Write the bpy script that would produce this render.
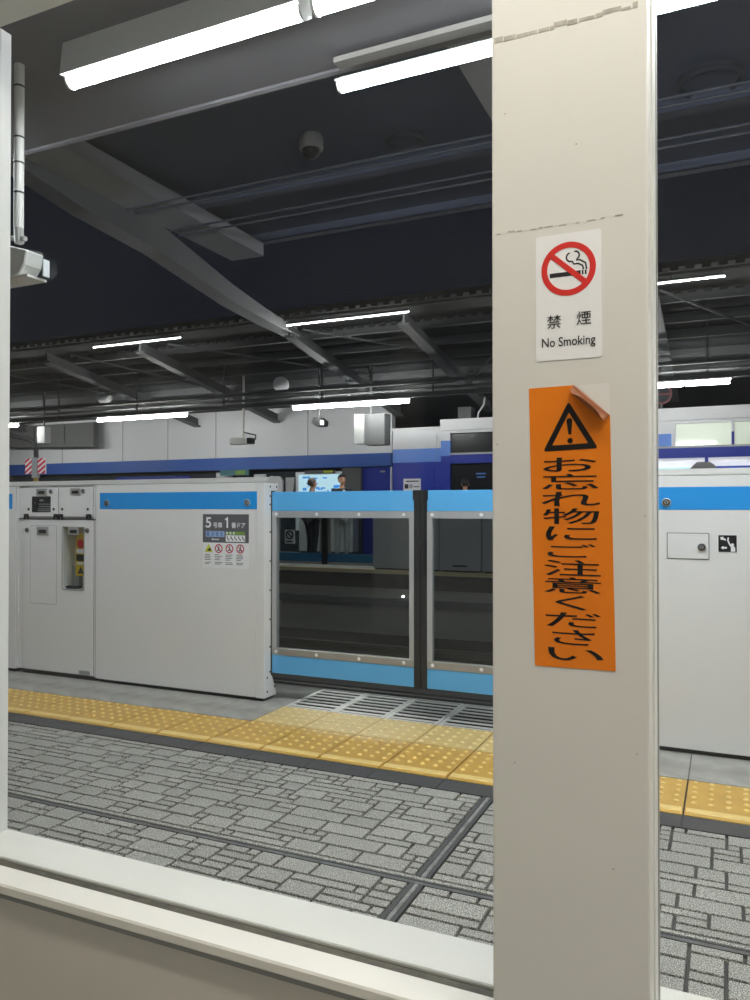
import bpy, bmesh, math, random
from mathutils import Vector, Matrix

for _o in list(bpy.data.objects):
    bpy.data.objects.remove(_o)
scene = bpy.context.scene
COL = scene.collection
R = math.radians

# ------------------------------------------------------------------ camera
cam_d = bpy.data.cameras.new('camera')
cam = bpy.data.objects.new('camera', cam_d)
COL.objects.link(cam)
cam.location = (0, 0, 1.12)
cam.rotation_euler = (R(90.59), 0, R(24.5))
cam_d.sensor_fit = 'VERTICAL'
cam_d.sensor_height = 36
cam_d.lens = 775 / 1000 * 36
cam_d.clip_start = 0.02
cam_d.clip_end = 200
scene.camera = cam

# ------------------------------------------------------------------ world: plain night sky
world = bpy.data.worlds.new('night_sky')
scene.world = world
world.use_nodes = True
bg = world.node_tree.nodes['Background']
bg.inputs[0].default_value = (0.27, 0.39, 0.82, 1)
bg.inputs[1].default_value = 0.0075

# ------------------------------------------------------------------ exposure
scene.view_settings.view_transform = 'Standard'
scene.view_settings.look = 'None'
scene.view_settings.gamma = 1
scene.view_settings.use_curve_mapping = False
scene.view_settings.exposure = 0.9

LAMP_NEAR = 38.0      # emission of the platform's fluorescent fixtures
LAMP_FAR = 36.0       # emission of the opposite platform's tubes
LAMP_ROOM = 13.0       # emission of the unseen fixture added inside the waiting room

# ------------------------------------------------------------------ helpers: materials
def lin(c):
    out = []
    for v in c:
        v /= 255.0
        out.append(v / 12.92 if v <= 0.04045 else ((v + 0.055) / 1.055) ** 2.4)
    return (out[0], out[1], out[2], 1)

M = {}
def mat(name, rgb, rough=0.5, metal=0.0, var=0.0, scale=8.0, bump=0.0, bscale=60.0, spec=0.5, coat=0.0):
    m = bpy.data.materials.new(name)
    m.use_nodes = True
    nt = m.node_tree
    b = nt.nodes['Principled BSDF']
    b.inputs['Base Color'].default_value = lin(rgb)
    b.inputs['Roughness'].default_value = rough
    b.inputs['Metallic'].default_value = metal
    b.inputs['Specular IOR Level'].default_value = spec
    b.inputs['Coat Weight'].default_value = coat
    if var or bump:
        tc = nt.nodes.new('ShaderNodeTexCoord')
    if var:
        n = nt.nodes.new('ShaderNodeTexNoise')
        n.inputs['Scale'].default_value = scale
        n.inputs['Detail'].default_value = 6
        nt.links.new(tc.outputs['Object'], n.inputs['Vector'])
        r = nt.nodes.new('ShaderNodeValToRGB')
        c = lin(rgb)
        r.color_ramp.elements[0].position = 0.3
        r.color_ramp.elements[1].position = 0.7
        r.color_ramp.elements[0].color = tuple(max(0, q * (1 - var)) for q in c[:3]) + (1,)
        r.color_ramp.elements[1].color = tuple(min(1, q * (1 + var)) for q in c[:3]) + (1,)
        nt.links.new(n.outputs['Fac'], r.inputs['Fac'])
        nt.links.new(r.outputs['Color'], b.inputs['Base Color'])
    if bump:
        n2 = nt.nodes.new('ShaderNodeTexNoise')
        n2.inputs['Scale'].default_value = bscale
        n2.inputs['Detail'].default_value = 4
        nt.links.new(tc.outputs['Object'], n2.inputs['Vector'])
        bp = nt.nodes.new('ShaderNodeBump')
        bp.inputs['Strength'].default_value = bump
        bp.inputs['Distance'].default_value = 0.003
        nt.links.new(n2.outputs['Fac'], bp.inputs['Height'])
        nt.links.new(bp.outputs['Normal'], b.inputs['Normal'])
    M[name] = m
    return m

def emit(name, rgb, strength):
    m = bpy.data.materials.new(name)
    m.use_nodes = True
    nt = m.node_tree
    b = nt.nodes['Principled BSDF']
    b.inputs['Base Color'].default_value = lin(rgb)
    b.inputs['Emission Color'].default_value = lin(rgb)
    b.inputs['Emission Strength'].default_value = strength
    b.inputs['Roughness'].default_value = 0.5
    M[name] = m
    return m

def glass(name, tint, base=0.035, edge=0.5, rough=0.0, haze=0.0):
    m = bpy.data.materials.new(name)
    m.use_nodes = True
    nt = m.node_tree
    nt.nodes.clear()
    out = nt.nodes.new('ShaderNodeOutputMaterial')
    tr = nt.nodes.new('ShaderNodeBsdfTransparent')
    tr.inputs[0].default_value = lin(tint)
    gl = nt.nodes.new('ShaderNodeBsdfGlossy')
    gl.inputs['Roughness'].default_value = rough
    lw = nt.nodes.new('ShaderNodeLayerWeight')
    lw.inputs[0].default_value = 0.5
    pw = nt.nodes.new('ShaderNodeMath'); pw.operation = 'POWER'
    pw.inputs[1].default_value = 4.0
    ma = nt.nodes.new('ShaderNodeMath'); ma.operation = 'MULTIPLY_ADD'
    ma.inputs[1].default_value = edge
    ma.inputs[2].default_value = base
    mx = nt.nodes.new('ShaderNodeMixShader')
    nt.links.new(lw.outputs['Facing'], pw.inputs[0])
    nt.links.new(pw.outputs[0], ma.inputs[0])
    nt.links.new(ma.outputs[0], mx.inputs[0])
    nt.links.new(tr.outputs[0], mx.inputs[1])
    nt.links.new(gl.outputs[0], mx.inputs[2])
    last = mx
    if haze:  # faint diffuse mix standing in for the reflected haze on the glass
        df = nt.nodes.new('ShaderNodeBsdfDiffuse')
        df.inputs[0].default_value = (0.7, 0.7, 0.7, 1)
        tc = nt.nodes.new('ShaderNodeTexCoord')
        n = nt.nodes.new('ShaderNodeTexNoise')
        n.inputs['Scale'].default_value = 5
        n.inputs['Detail'].default_value = 5
        nt.links.new(tc.outputs['Object'], n.inputs['Vector'])
        mm = nt.nodes.new('ShaderNodeMath'); mm.operation = 'MULTIPLY'
        mm.inputs[1].default_value = haze
        nt.links.new(n.outputs['Fac'], mm.inputs[0])
        m2 = nt.nodes.new('ShaderNodeMixShader')
        nt.links.new(mm.outputs[0], m2.inputs[0])
        nt.links.new(mx.outputs[0], m2.inputs[1])
        nt.links.new(df.outputs[0], m2.inputs[2])
        last = m2
    nt.links.new(last.outputs[0], out.inputs['Surface'])
    M[name] = m
    return m

def speckled(name, rgb, dark, light, scale=420.0):
    """granite-like fine speckle in the object's own space"""
    m = bpy.data.materials.new(name)
    m.use_nodes = True
    nt = m.node_tree
    b = nt.nodes['Principled BSDF']
    b.inputs['Roughness'].default_value = 0.62
    g = nt.nodes.new('ShaderNodeNewGeometry')
    n = nt.nodes.new('ShaderNodeTexNoise')
    n.inputs['Scale'].default_value = scale
    n.inputs['Detail'].default_value = 2
    nt.links.new(g.outputs['Position'], n.inputs['Vector'])
    r = nt.nodes.new('ShaderNodeValToRGB')
    e = r.color_ramp.elements
    e[0].position = 0.36; e[0].color = lin(dark)
    e[1].position = 0.66; e[1].color = lin(light)
    k = e.new(0.5); k.color = lin(rgb)
    nt.links.new(n.outputs['Fac'], r.inputs['Fac'])
    n3 = nt.nodes.new('ShaderNodeTexNoise')
    n3.inputs['Scale'].default_value = 3.0
    nt.links.new(g.outputs['Position'], n3.inputs['Vector'])
    oi = nt.nodes.new('ShaderNodeObjectInfo')
    ad = nt.nodes.new('ShaderNodeMath'); ad.operation = 'MULTIPLY_ADD'
    ad.inputs[1].default_value = 0.16; ad.inputs[2].default_value = 0.80
    nt.links.new(oi.outputs['Random'], ad.inputs[0])
    ad2 = nt.nodes.new('ShaderNodeMath'); ad2.operation = 'MULTIPLY_ADD'
    ad2.inputs[1].default_value = 0.25
    nt.links.new(n3.outputs['Fac'], ad2.inputs[0])
    nt.links.new(ad.outputs[0], ad2.inputs[2])
    mx = nt.nodes.new('ShaderNodeVectorMath'); mx.operation = 'SCALE'
    nt.links.new(r.outputs['Color'], mx.inputs[0])
    nt.links.new(ad2.outputs[0], mx.inputs['Scale'])
    nt.links.new(mx.outputs[0], b.inputs['Base Color'])
    bp = nt.nodes.new('ShaderNodeBump')
    bp.inputs['Strength'].default_value = 0.25
    bp.inputs['Distance'].default_value = 0.001
    nt.links.new(n.outputs['Fac'], bp.inputs['Height'])
    nt.links.new(bp.outputs['Normal'], b.inputs['Normal'])
    M[name] = m
    return m

# ------------------------------------------------------------------ helpers: meshes
WLOC = {}
class MB:
    def __init__(s):
        s.v = []; s.f = []
    def add(s, vs, fs):
        o = len(s.v)
        s.v += [tuple(p) for p in vs]
        s.f += [tuple(i + o for i in q) for q in fs]
        return s
    def box(s, x0, x1, y0, y1, z0, z1):
        return s.add([(x0, y0, z0), (x1, y0, z0), (x1, y1, z0), (x0, y1, z0), (x0, y0, z1), (x1, y0, z1), (x1, y1, z1), (x0, y1, z1)],
                     [(0, 3, 2, 1), (4, 5, 6, 7), (0, 1, 5, 4), (1, 2, 6, 5), (2, 3, 7, 6), (3, 0, 4, 7)])
    def prism(s, axis, prof, a0, a1):
        n = len(prof)
        def P(a, p):
            return (a, p[0], p[1]) if axis == 'x' else (p[0], a, p[1]) if axis == 'y' else (p[0], p[1], a)
        vs = [P(a0, p) for p in prof] + [P(a1, p) for p in prof]
        fs = [tuple(range(n)), tuple(range(2 * n - 1, n - 1, -1))]
        fs += [(i, (i + 1) % n, n + (i + 1) % n, n + i) for i in range(n)]
        return s.add(vs, fs)
    def tube(s, path, r, n=8, caps=True):
        """round tube along a path; r a number or one per point"""
        pts = [Vector(p) for p in path]
        rr = r if isinstance(r, (list, tuple)) else [r] * len(pts)
        rings = []
        up = None
        for i, p in enumerate(pts):
            d = (pts[min(i + 1, len(pts) - 1)] - pts[max(i - 1, 0)]).normalized()
            if up is None:
                up = Vector((0, 0, 1)) if abs(d.z) < 0.9 else Vector((1, 0, 0))
            a = d.cross(up).normalized()
            b = a.cross(d).normalized()
            up = b
            rings.append([p + (a * math.cos(2 * math.pi * k / n) + b * math.sin(2 * math.pi * k / n)) * rr[i] for k in range(n)])
        vs = [q for ring in rings for q in ring]
        fs = []
        for i in range(len(rings) - 1):
            for k in range(n):
                fs.append((i * n + k, i * n + (k + 1) % n, (i + 1) * n + (k + 1) % n, (i + 1) * n + k))
        if caps:
            fs.append(tuple(range(n - 1, -1, -1)))
            fs.append(tuple((len(rings) - 1) * n + k for k in range(n)))
        return s.add(vs, fs)
    def lathe(s, c, axis, prof, n=20):
        """prof: (radius, distance along axis) from c"""
        ax = Vector(axis).normalized()
        t = Vector((0, 0, 1)) if abs(ax.z) < 0.9 else Vector((1, 0, 0))
        a = ax.cross(t).normalized(); b = ax.cross(a)
        c = Vector(c)
        vs = []
        for (r, h) in prof:
            r = max(r, 1e-5)
            for k in range(n):
                w = 2 * math.pi * k / n
                vs.append(c + ax * h + (a * math.cos(w) + b * math.sin(w)) * r)
        fs = []
        for i in range(len(prof) - 1):
            for k in range(n):
                fs.append((i * n + k, i * n + (k + 1) % n, (i + 1) * n + (k + 1) % n, (i + 1) * n + k))
        fs.append(tuple(range(n - 1, -1, -1)))
        fs.append(tuple((len(prof) - 1) * n + k for k in range(n)))
        return s.add(vs, fs)
    def ring2d(s, cx, cz, r0, r1, y0, y1, n=48, sx=1.0):
        vs = []
        for yy in (y0, y1):
            for r in (r0, r1):
                for k in range(n):
                    w = 2 * math.pi * k / n
                    vs.append((cx + math.cos(w) * r * sx, yy, cz + math.sin(w) * r))
        fs = []
        for k in range(n):
            j = (k + 1) % n
            fs += [(k, j, n + j, n + k), (2 * n + k, 2 * n + j, 3 * n + j, 3 * n + k), (k, j, 2 * n + j, 2 * n + k), (n + k, n + j, 3 * n + j, 3 * n + k)]
        return s.add(vs, fs)
    def disc2d(s, cx, cz, r, y0, y1, n=24, sx=1.0):
        return s.prism('y', [(cx + math.cos(2 * math.pi * k / n) * r * sx, cz + math.sin(2 * math.pi * k / n) * r) for k in range(n)], y0, y1)
    def stroke2d(s, pts, w, y0, y1):
        """flat line of width w in an XZ plane"""
        n = len(pts)
        L, Rr = [], []
        for i in range(n):
            a = Vector(pts[max(i - 1, 0)]); b = Vector(pts[min(i + 1, n - 1)])
            d = (b - a).normalized(); nn = Vector((-d.y, d.x)) * w / 2
            p = Vector(pts[i])
            L.append(p + nn); Rr.append(p - nn)
        vs = [(p.x, y0, p.y) for p in L] + [(p.x, y0, p.y) for p in Rr] + [(p.x, y1, p.y) for p in L] + [(p.x, y1, p.y) for p in Rr]
        fs = []
        for i in range(n - 1):
            fs += [(i, i + 1, n + i + 1, n + i), (2 * n + i, 2 * n + i + 1, 3 * n + i + 1, 3 * n + i),
                   (i, i + 1, 2 * n + i + 1, 2 * n + i), (n + i, n + i + 1, 3 * n + i + 1, 3 * n + i)]
        fs += [(0, n, 3 * n, 2 * n), (n - 1, 2 * n - 1, 4 * n - 1, 3 * n - 1)]
        return s.add(vs, fs)
    def move(s, fn):
        s.v = [tuple(fn(Vector(p))) for p in s.v]
        return s
    def build(s, name, m, parent=None, at=None, bevel=0.0, smooth=False, seg=1):
        """one mesh object; coordinates are the place's own metres"""
        base = Vector(at) if at is not None else (WLOC[parent.name] if parent else Vector((0, 0, 0)))
        me = bpy.data.meshes.new(name)
        me.from_pydata([tuple(Vector(p) - base) for p in s.v], [], s.f)
        bm = bmesh.new(); bm.from_mesh(me)
        bmesh.ops.recalc_face_normals(bm, faces=bm.faces)
        if bevel:
            ed = [e for e in bm.edges if len(e.link_faces) == 2 and e.calc_face_angle(0) > 0.6]
            bmesh.ops.bevel(bm, geom=ed, offset=bevel, segments=seg, profile=0.6, affect='EDGES', clamp_overlap=True)
        if smooth:
            for f_ in bm.faces: f_.smooth = True
            for e in bm.edges:
                if len(e.link_faces) == 2 and e.calc_face_angle(0) > 0.7: e.smooth = False
        bm.to_mesh(me); bm.free()
        me.materials.append(M[m] if isinstance(m, str) else m)
        o = bpy.data.objects.new(name, me)
        COL.objects.link(o)
        if parent:
            o.parent = parent
            o.location = base - WLOC[parent.name]
        else:
            o.location = base
        WLOC[o.name] = base
        return o

def thing(name, label, cat, loc, group=None, kind=None):
    o = bpy.data.objects.new(name, None)
    COL.objects.link(o)
    o.empty_display_size = 0.1
    o.location = loc
    WLOC[o.name] = Vector(loc)
    return tag(o, label, cat, group, kind)

def tag(o, label=None, cat=None, group=None, kind=None):
    if label: o['label'] = label
    if cat: o['category'] = cat
    if group: o['group'] = group
    if kind: o['kind'] = kind
    return o

def struct(o, label=None):
    o['kind'] = 'structure'
    if label: o['label'] = label
    return o

def copy_obj(src, parent, offset):
    c = src.copy()
    COL.objects.link(c)
    c.parent = parent
    c.location = src.location + Vector(offset)
    WLOC[c.name] = WLOC[src.name] + Vector(offset)
    return c

def text_mb(body, cx, cz, y, w=None, h=None, size=1.0, thick=0.0004, bold=0.0, space=1.0):
    """lettering as flat geometry facing -Y; stretched to the w x h box when given"""
    cu = bpy.data.curves.new('lettering', 'FONT')
    cu.body = body
    cu.size = size
    cu.offset = bold
    cu.space_character = space
    cu.resolution_u = 3
    ob = bpy.data.objects.new('lettering_tmp', cu)
    COL.objects.link(ob)
    dg = bpy.context.evaluated_depsgraph_get()
    me = bpy.data.meshes.new_from_object(ob.evaluated_get(dg))
    vs = [v.co.copy() for v in me.vertices]
    fs = [tuple(p.vertices) for p in me.polygons]
    bpy.data.objects.remove(ob)
    bpy.data.curves.remove(cu)
    bpy.data.meshes.remove(me)
    mb = MB()
    if not vs:
        return mb
    x0 = min(v.x for v in vs); x1 = max(v.x for v in vs)
    y0 = min(v.y for v in vs); y1 = max(v.y for v in vs)
    kx = w / (x1 - x0) if w else None
    kz = h / (y1 - y0) if h else None
    if kx is None: kx = kz if kz else 1
    if kz is None: kz = kx
    n = len(vs)
    mb.add([(cx + (v.x - (x0 + x1) / 2) * kx, y - thick, cz + (v.y - (y0 + y1) / 2) * kz) for v in vs], fs)
    return mb

def rrect(x0, x1, z0, z1, r, n=5):
    pts = []
    for (cx, cz, a) in ((x1 - r, z1 - r, 0), (x0 + r, z1 - r, 90), (x0 + r, z0 + r, 180), (x1 - r, z0 + r, 270)):
        for k in range(n + 1):
            w = R(a + 90 * k / n)
            pts.append((cx + r * math.cos(w), cz + r * math.sin(w)))
    return pts

# ------------------------------------------------------------------ materials
mat('cream_paint', (222, 220, 213), 0.45, var=0.025, scale=2.5, bump=0.05, bscale=40)
mat('cream_panel', (206, 200, 190), 0.5, var=0.02, scale=3)
mat('sill_paint', (222, 219, 209), 0.4, var=0.02, scale=9)
mat('residue', (176, 171, 160), 0.8, var=0.25, scale=70)
mat('gap_line', (120, 120, 118), 0.7)
mat('gasket_brown', (84, 78, 64), 0.6, var=0.35, scale=30)
mat('aluminium', (186, 187, 188), 0.4, 0.35)
mat('dull_aluminium', (168, 164, 157), 0.45, 0.35, var=0.06, scale=5)
mat('black_rubber', (22, 23, 27), 0.6)
mat('black_plastic', (26, 26, 28), 0.45)
mat('white_plastic', (226, 226, 222), 0.45)
mat('grey_plastic', (150, 152, 152), 0.5)
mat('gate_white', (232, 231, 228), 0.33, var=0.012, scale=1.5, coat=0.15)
mat('gate_top', (186, 184, 177), 0.45)  # greyed below the body white to offset lamp light on the tops
mat('gate_seam', (140, 140, 138), 0.6)
mat('gate_blue', (38, 150, 226), 0.35)
mat('door_blue', (92, 178, 235), 0.38)
mat('lock_steel', (176, 175, 170), 0.4, 0.3)
mat('screw_dark', (60, 60, 62), 0.5, 0.4)
mat('label_white', (240, 240, 240), 0.5)
mat('label_grey', (92, 92, 96), 0.5)
mat('label_dark', (35, 33, 34), 0.5)
mat('label_red', (216, 42, 34), 0.5)
mat('label_yellow', (200, 206, 40), 0.5)
mat('label_green', (120, 158, 70), 0.5)
mat('label_paleblue', (156, 186, 226), 0.5)
mat('label_navy', (58, 96, 160), 0.5)
mat('label_pinkred', (190, 50, 70), 0.5)
mat('sign_maroon', (104, 52, 56), 0.6)
mat('label_text_grey', (120, 120, 124), 0.6)
mat('orange_film', (240, 130, 18), 0.42, var=0.02, scale=6)
mat('orange_back', (146, 84, 44), 0.5)
mat('bare_patch', (230, 229, 224), 0.5)
mat('ink_black', (14, 10, 12), 0.45)
mat('yellow_tile', (192, 151, 64), 0.38, var=0.10, scale=9, bump=0.1)
mat('yellow_tile_pale', (196, 168, 98), 0.4, var=0.10, scale=9, bump=0.1)
mat('yellow_glint', (226, 196, 120), 0.35, var=0.08, scale=20)  # paler than the tile: highlights painted into the raised dots
mat('yellow_glint_pale', (226, 206, 148), 0.35, var=0.08, scale=20)  # same painted highlight for the dots of the pale tiles
mat('grout', (74, 73, 70), 0.85, var=0.1, scale=20)
mat('dark_strip', (66, 65, 64), 0.6, var=0.08, scale=12)
mat('concrete_slab', (148, 146, 138), 0.75, var=0.22, scale=9, bump=0.1)
mat('joint_centre', (124, 123, 118), 0.7, var=0.4, scale=30)
mat('joint_metal', (96, 96, 94), 0.5, 0.3, var=0.25, scale=25)
mat('grate_steel', (206, 205, 199), 0.35, 0.3)
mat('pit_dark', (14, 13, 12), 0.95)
mat('ballast', (26, 27, 28), 0.95, var=0.4, scale=18, bump=1.0, bscale=25)
mat('rail_steel', (70, 64, 58), 0.45, 0.5)
mat('platform_side', (40, 42, 43), 0.9, var=0.15, scale=3)
mat('platform_edge_cream', (226, 206, 166), 0.8)
mat('far_floor', (150, 148, 142), 0.7, var=0.08, scale=2)
mat('roof_slate', (90, 98, 120), 0.7, var=0.06, scale=2)
mat('roof_grey', (118, 116, 120), 0.7, var=0.06, scale=2)
mat('beam_grey', (166, 168, 172), 0.65, var=0.05, scale=2)
mat('far_roof_dark', (52, 55, 58), 0.75, var=0.15, scale=2)
mat('far_beam', (88, 90, 92), 0.65)
mat('pipe_grey', (70, 75, 86), 0.6)
mat('wall_white', (222, 223, 227), 0.6, var=0.03, scale=0.8)
mat('wall_dark', (96, 98, 98), 0.7, var=0.05, scale=1)
mat('panel_joint', (158, 160, 164), 0.7)
mat('band_blue', (50, 92, 172), 0.5)
mat('kiosk_blue', (28, 50, 156), 0.45)
mat('kiosk_midblue', (96, 140, 222), 0.5)
mat('opening_dark', (38, 46, 54), 0.8)
mat('paper_white', (228, 228, 232), 0.6)
mat('cable_black', (20, 20, 20), 0.5)
mat('stripe_red', (200, 40, 52), 0.5)
mat('brass', (150, 128, 60), 0.4, 0.7)
mat('room_floor', (170, 168, 162), 0.6, var=0.05, scale=3)
mat('room_wall', (226, 224, 218), 0.6)
mat('room_dark', (24, 26, 32), 0.3)
mat('skin', (206, 160, 132), 0.55)
mat('hair_grey', (92, 84, 77), 0.7, var=0.2, scale=40)
mat('hair_black', (24, 21, 20), 0.55)
mat('suit_dark', (44, 46, 54), 0.8)
mat('trouser_grey', (150, 154, 154), 0.8)
mat('trouser_dark', (34, 36, 42), 0.8)
mat('shirt_white', (226, 226, 228), 0.7)
mat('shoe_black', (18, 18, 18), 0.4)
mat('teal', (70, 120, 130), 0.6)
mat('warning_yellow', (226, 190, 30), 0.5)
mat('button_red', (196, 36, 30), 0.4)
mat('far_gate_grey', (176, 178, 178), 0.5)
mat('far_gate_blue', (40, 120, 170), 0.5)
mat('board_white', (238, 238, 232), 0.5)
emit('lamp_white', (243, 249, 255), LAMP_NEAR)
emit('lamp_far', (255, 255, 250), LAMP_FAR)
emit('lamp_room', (255, 250, 240), LAMP_ROOM)
emit('poster_glow', (190, 226, 240), 0.34)
emit('poster_blue', (50, 150, 226), 0.25)
emit('lit_window', (206, 214, 200), 0.26)
emit('lit_white', (232, 232, 238), 0.30)
emit('lit_blue', (50, 80, 180), 0.12)
emit('lamp_eave', (255, 255, 250), 22.0)
emit('spark', (255, 255, 255), 6.0)
glass('window_glass', (252, 253, 253), base=0.024, edge=0.35, haze=0.008)
glass('door_glass', (236, 240, 240), base=0.022, edge=0.3)
glass('cover_glass', (246, 248, 248), base=0.04, edge=0.3)
speckled('granite', (142, 140, 131), (70, 69, 64), (204, 201, 190), 300.0)

# ================================================================== the waiting room we look out of
SZ = 0.457                                   # sill height
struct(MB().box(-3.0, 2.4, -2.0, 0.985, -0.05, 0.0).build('floor', 'room_floor'))
struct(MB().box(-3.0, 2.4, -2.06, -2.0, 0, 2.6).build('wall_back', 'room_wall'))
struct(MB().box(-3.06, -3.0, -2.06, 1.15, 0, 2.6).build('wall_left', 'room_wall'))
struct(MB().box(2.4, 2.46, -2.06, 1.15, 0, 2.6).build('wall_right', 'room_wall'))
struct(MB().box(-3.06, 2.46, -2.06, 1.15, 2.6, 2.66).build('ceiling', 'room_wall'))
# dark windows of the room behind the viewer
for n, (x0, x1) in enumerate(((-2.7, -1.75), (-1.55, -0.6), (-0.3, 0.7), (0.9, 2.1))):
    w = struct(MB().box(x0, x1, -2.0, -1.985, 0.75, 2.15).build('window_%d' % (n + 3), 'room_dark'))
    MB().box(x0 - 0.03, x0, -2.0, -1.97, 0.72, 2.18).box(x1, x1 + 0.03, -2.0, -1.97, 0.72, 2.18).box(x0, x1, -2.0, -1.97, 2.15, 2.18).box(x0, x1, -2.0, -1.97, 0.72, 0.75).build('window_frame', 'aluminium', w)

wf = struct(MB().box(-3.0, 2.4, 0.99, 1.13, 0.0, SZ - 0.018).build('wall_front', 'cream_panel'),
            'pale grey-beige wall panel below the window sill')
MB().box(-3.0, 2.4, 0.984, 0.99, SZ - 0.030, SZ - 0.0185).build('shadow_gap', 'gate_seam', wf)
s1 = struct(MB().box(-3.0, 2.4, 1.053, 1.15, SZ - 0.018, SZ).build('trim_1', 'sill_paint', bevel=0.002), 'cream white outer window sill strip')
s2 = struct(MB().box(-3.0, 2.4, 0.975, 1.030, SZ - 0.018, SZ).build('trim_2', 'sill_paint', bevel=0.003), 'cream white inner window sill strip')
s3 = struct(MB().box(-3.0, 2.4, 1.030, 1.053, SZ - 0.018, SZ - 0.006).build('trim_3', 'gasket_brown'), 'dark brown glazing groove along the sill')
s4 = struct(MB().box(-3.0, 2.4, 0.975, 1.12, 2.105, 2.6).build('trim_4', 'cream_paint', bevel=0.003), 'beige header above the window')

# left post standing on the outer sill strip
p = thing('window_post', 'narrow off-white post at the far left edge, standing on the sill', 'post', (-1.5, 1.12, SZ))
MB().box(-1.70, -1.358, 1.118, 1.148, SZ, 2.105).build('post_body', 'cream_paint', p, bevel=0.002)
MB().box(-1.358, -1.355, 1.120, 1.146, SZ, 2.105).build('edge_strip', 'white_plastic', p)
MB().box(-1.70, -1.356, 1.112, 1.118, SZ, SZ + 0.004).build('base_gasket', 'black_rubber', p)

# the broad pillar with the two stickers
PY = 0.96
p = thing('pillar', 'broad off-white pillar between the two window panes, carrying both stickers', 'pillar', (-0.178, 1.0, 0))
MB().box(-0.2735, -0.0845, PY, 1.10, 0.0, 2.6).build('pillar_body', 'cream_paint', p, bevel=0.0025, seg=2)
MB().box(-0.0845, -0.0822, 1.0, 1.040, SZ, 2.6).build('edge_strip', 'white_plastic', p)
MB().box(-0.0845, -0.0815, 1.042, 1.056, SZ, 2.6).build('glazing_seal', 'dull_aluminium', p)
rng = random.Random(5)
mb = MB()
x = -0.270
while x < -0.098:
    l = rng.uniform(0.004, 0.016)
    z = 1.717 + rng.uniform(-0.001, 0.001)
    mb.box(x, min(x + l, -0.095), PY - 0.0004, PY, z - rng.uniform(0.002, 0.0038), z + rng.uniform(0.001, 0.0035))
    x += l + rng.uniform(-0.001, 0.002)
mb.build('tape_residue', 'residue', p)
mb = MB()
x = -0.268
while x < -0.105:
    l = rng.uniform(0.004, 0.010)
    z = 1.4685 + rng.uniform(-0.0012, 0.0012)
    mb.box(x, x + l, PY - 0.0004, PY, z - rng.uniform(0.0004, 0.001), z + rng.uniform(0.0004, 0.0012))
    x += l + rng.uniform(0.002, 0.012)
mb.build('tape_residue', 'residue', p)
mb = MB()
for (sx, sz) in ((-0.168, 1.564), (-0.268, 1.20), (-0.10, 0.83), (-0.127, 0.69), (-0.09, 1.11), (-0.246, 0.80), (-0.257, 1.62)):
    mb.box(sx, sx + 0.0022, PY - 0.0003, PY, sz, sz + 0.0016)
mb.build('scuff_marks', 'residue', p)

# glass panes
w1 = struct(MB().box(-1.70, -0.2735, 1.038, 1.046, SZ - 0.006, 2.105).build('window_1', 'window_glass'), 'clear glass pane left of the pillar')
w2 = struct(MB().box(-0.0815, 2.4, 1.038, 1.046, SZ - 0.006, 2.105).build('window_2', 'window_glass'), 'clear glass pane right of the pillar')

# unseen ceiling fixture, added to light the pillar and sill
t = thing('room_fill_lamp', 'unseen ceiling lamp added inside the waiting room, above the window', 'lamp', (0.65, 0.42, 2.52))
MB().box(-0.92, 2.2, 0.34, 0.50, 2.56, 2.599).build('housing', 'white_plastic', t)
MB().box(-0.90, 2.18, 0.35, 0.49, 2.53, 2.56).build('diffuser', 'lamp_room', t)

# ---------------------------------------------------------------- no smoking sticker
Y1 = PY - 0.0006
s = thing('no_smoking_sticker', 'white no smoking sticker with red ring, high on the pillar', 'sticker', (-0.1775, PY, 1.302))
MB().prism('y', rrect(-0.2170, -0.1375, 1.302, 1.457, 0.003), PY - 0.0006, PY).build('sheet', 'label_white', s)
def cig(mb, c=(-0.177, 1.4135)):
    return mb
cx, cz = -0.1770, 1.4130
mb = MB()
mb.box(cx - 0.0225, cx + 0.0148, Y1 - 0.0002, Y1, cz - 0.0090, cz - 0.0036)
mb.build('cigarette', 'label_dark', s)
mb = MB()
mb.box(cx + 0.0162, cx + 0.0182, Y1 - 0.0002, Y1, cz - 0.0090, cz - 0.0036)
mb.box(cx + 0.0198, cx + 0.0218, Y1 - 0.0002, Y1, cz - 0.0090, cz - 0.0036)
mb.build('cigarette_tip', 'label_dark', s)
mb = MB()
def arc(ax, az, r, a0, a1, n=10):
    return [(ax + r * math.cos(R(a0 + (a1 - a0) * k / n)), az + r * math.sin(R(a0 + (a1 - a0) * k / n))) for k in range(n + 1)]
mb.stroke2d([(cx - 0.001, cz + 0.0205)] + arc(cx + 0.001, cz + 0.015, 0.0055, 110, 285) + [(cx + 0.0045, cz + 0.006), (cx + 0.010, cz + 0.006), (cx + 0.0150, cz + 0.003), (cx + 0.0160, cz - 0.002)], 0.0019, Y1 - 0.0002, Y1)
mb.stroke2d(arc(cx + 0.006, cz + 0.0165, 0.005, 100, -60) + [(cx + 0.0075, cz + 0.0105), (cx + 0.0115, cz + 0.0105), (cx + 0.0185, cz + 0.006), (cx + 0.0197, cz - 0.002)], 0.0019, Y1 - 0.0002, Y1)
mb.move(lambda q: q + Vector((0.0022, 0, -0.001))).build('smoke', 'label_dark', s)
mb = MB()
mb.ring2d(cx, cz, 0.0258, 0.0330, Y1 - 0.0004, Y1)
a = R(-42)
d = Vector((math.cos(a), math.sin(a)))
mb.stroke2d([(cx - d.x * 0.029, cz - d.y * 0.029), (cx + d.x * 0.029, cz + d.y * 0.029)], 0.0066, Y1 - 0.00045, Y1)
mb.build('prohibition_ring', 'label_red', s)
text_mb('禁', -0.1945, 1.3495, Y1, 0.0172, 0.0165, bold=0.004).build('lettering', 'label_dark', s)
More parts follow.
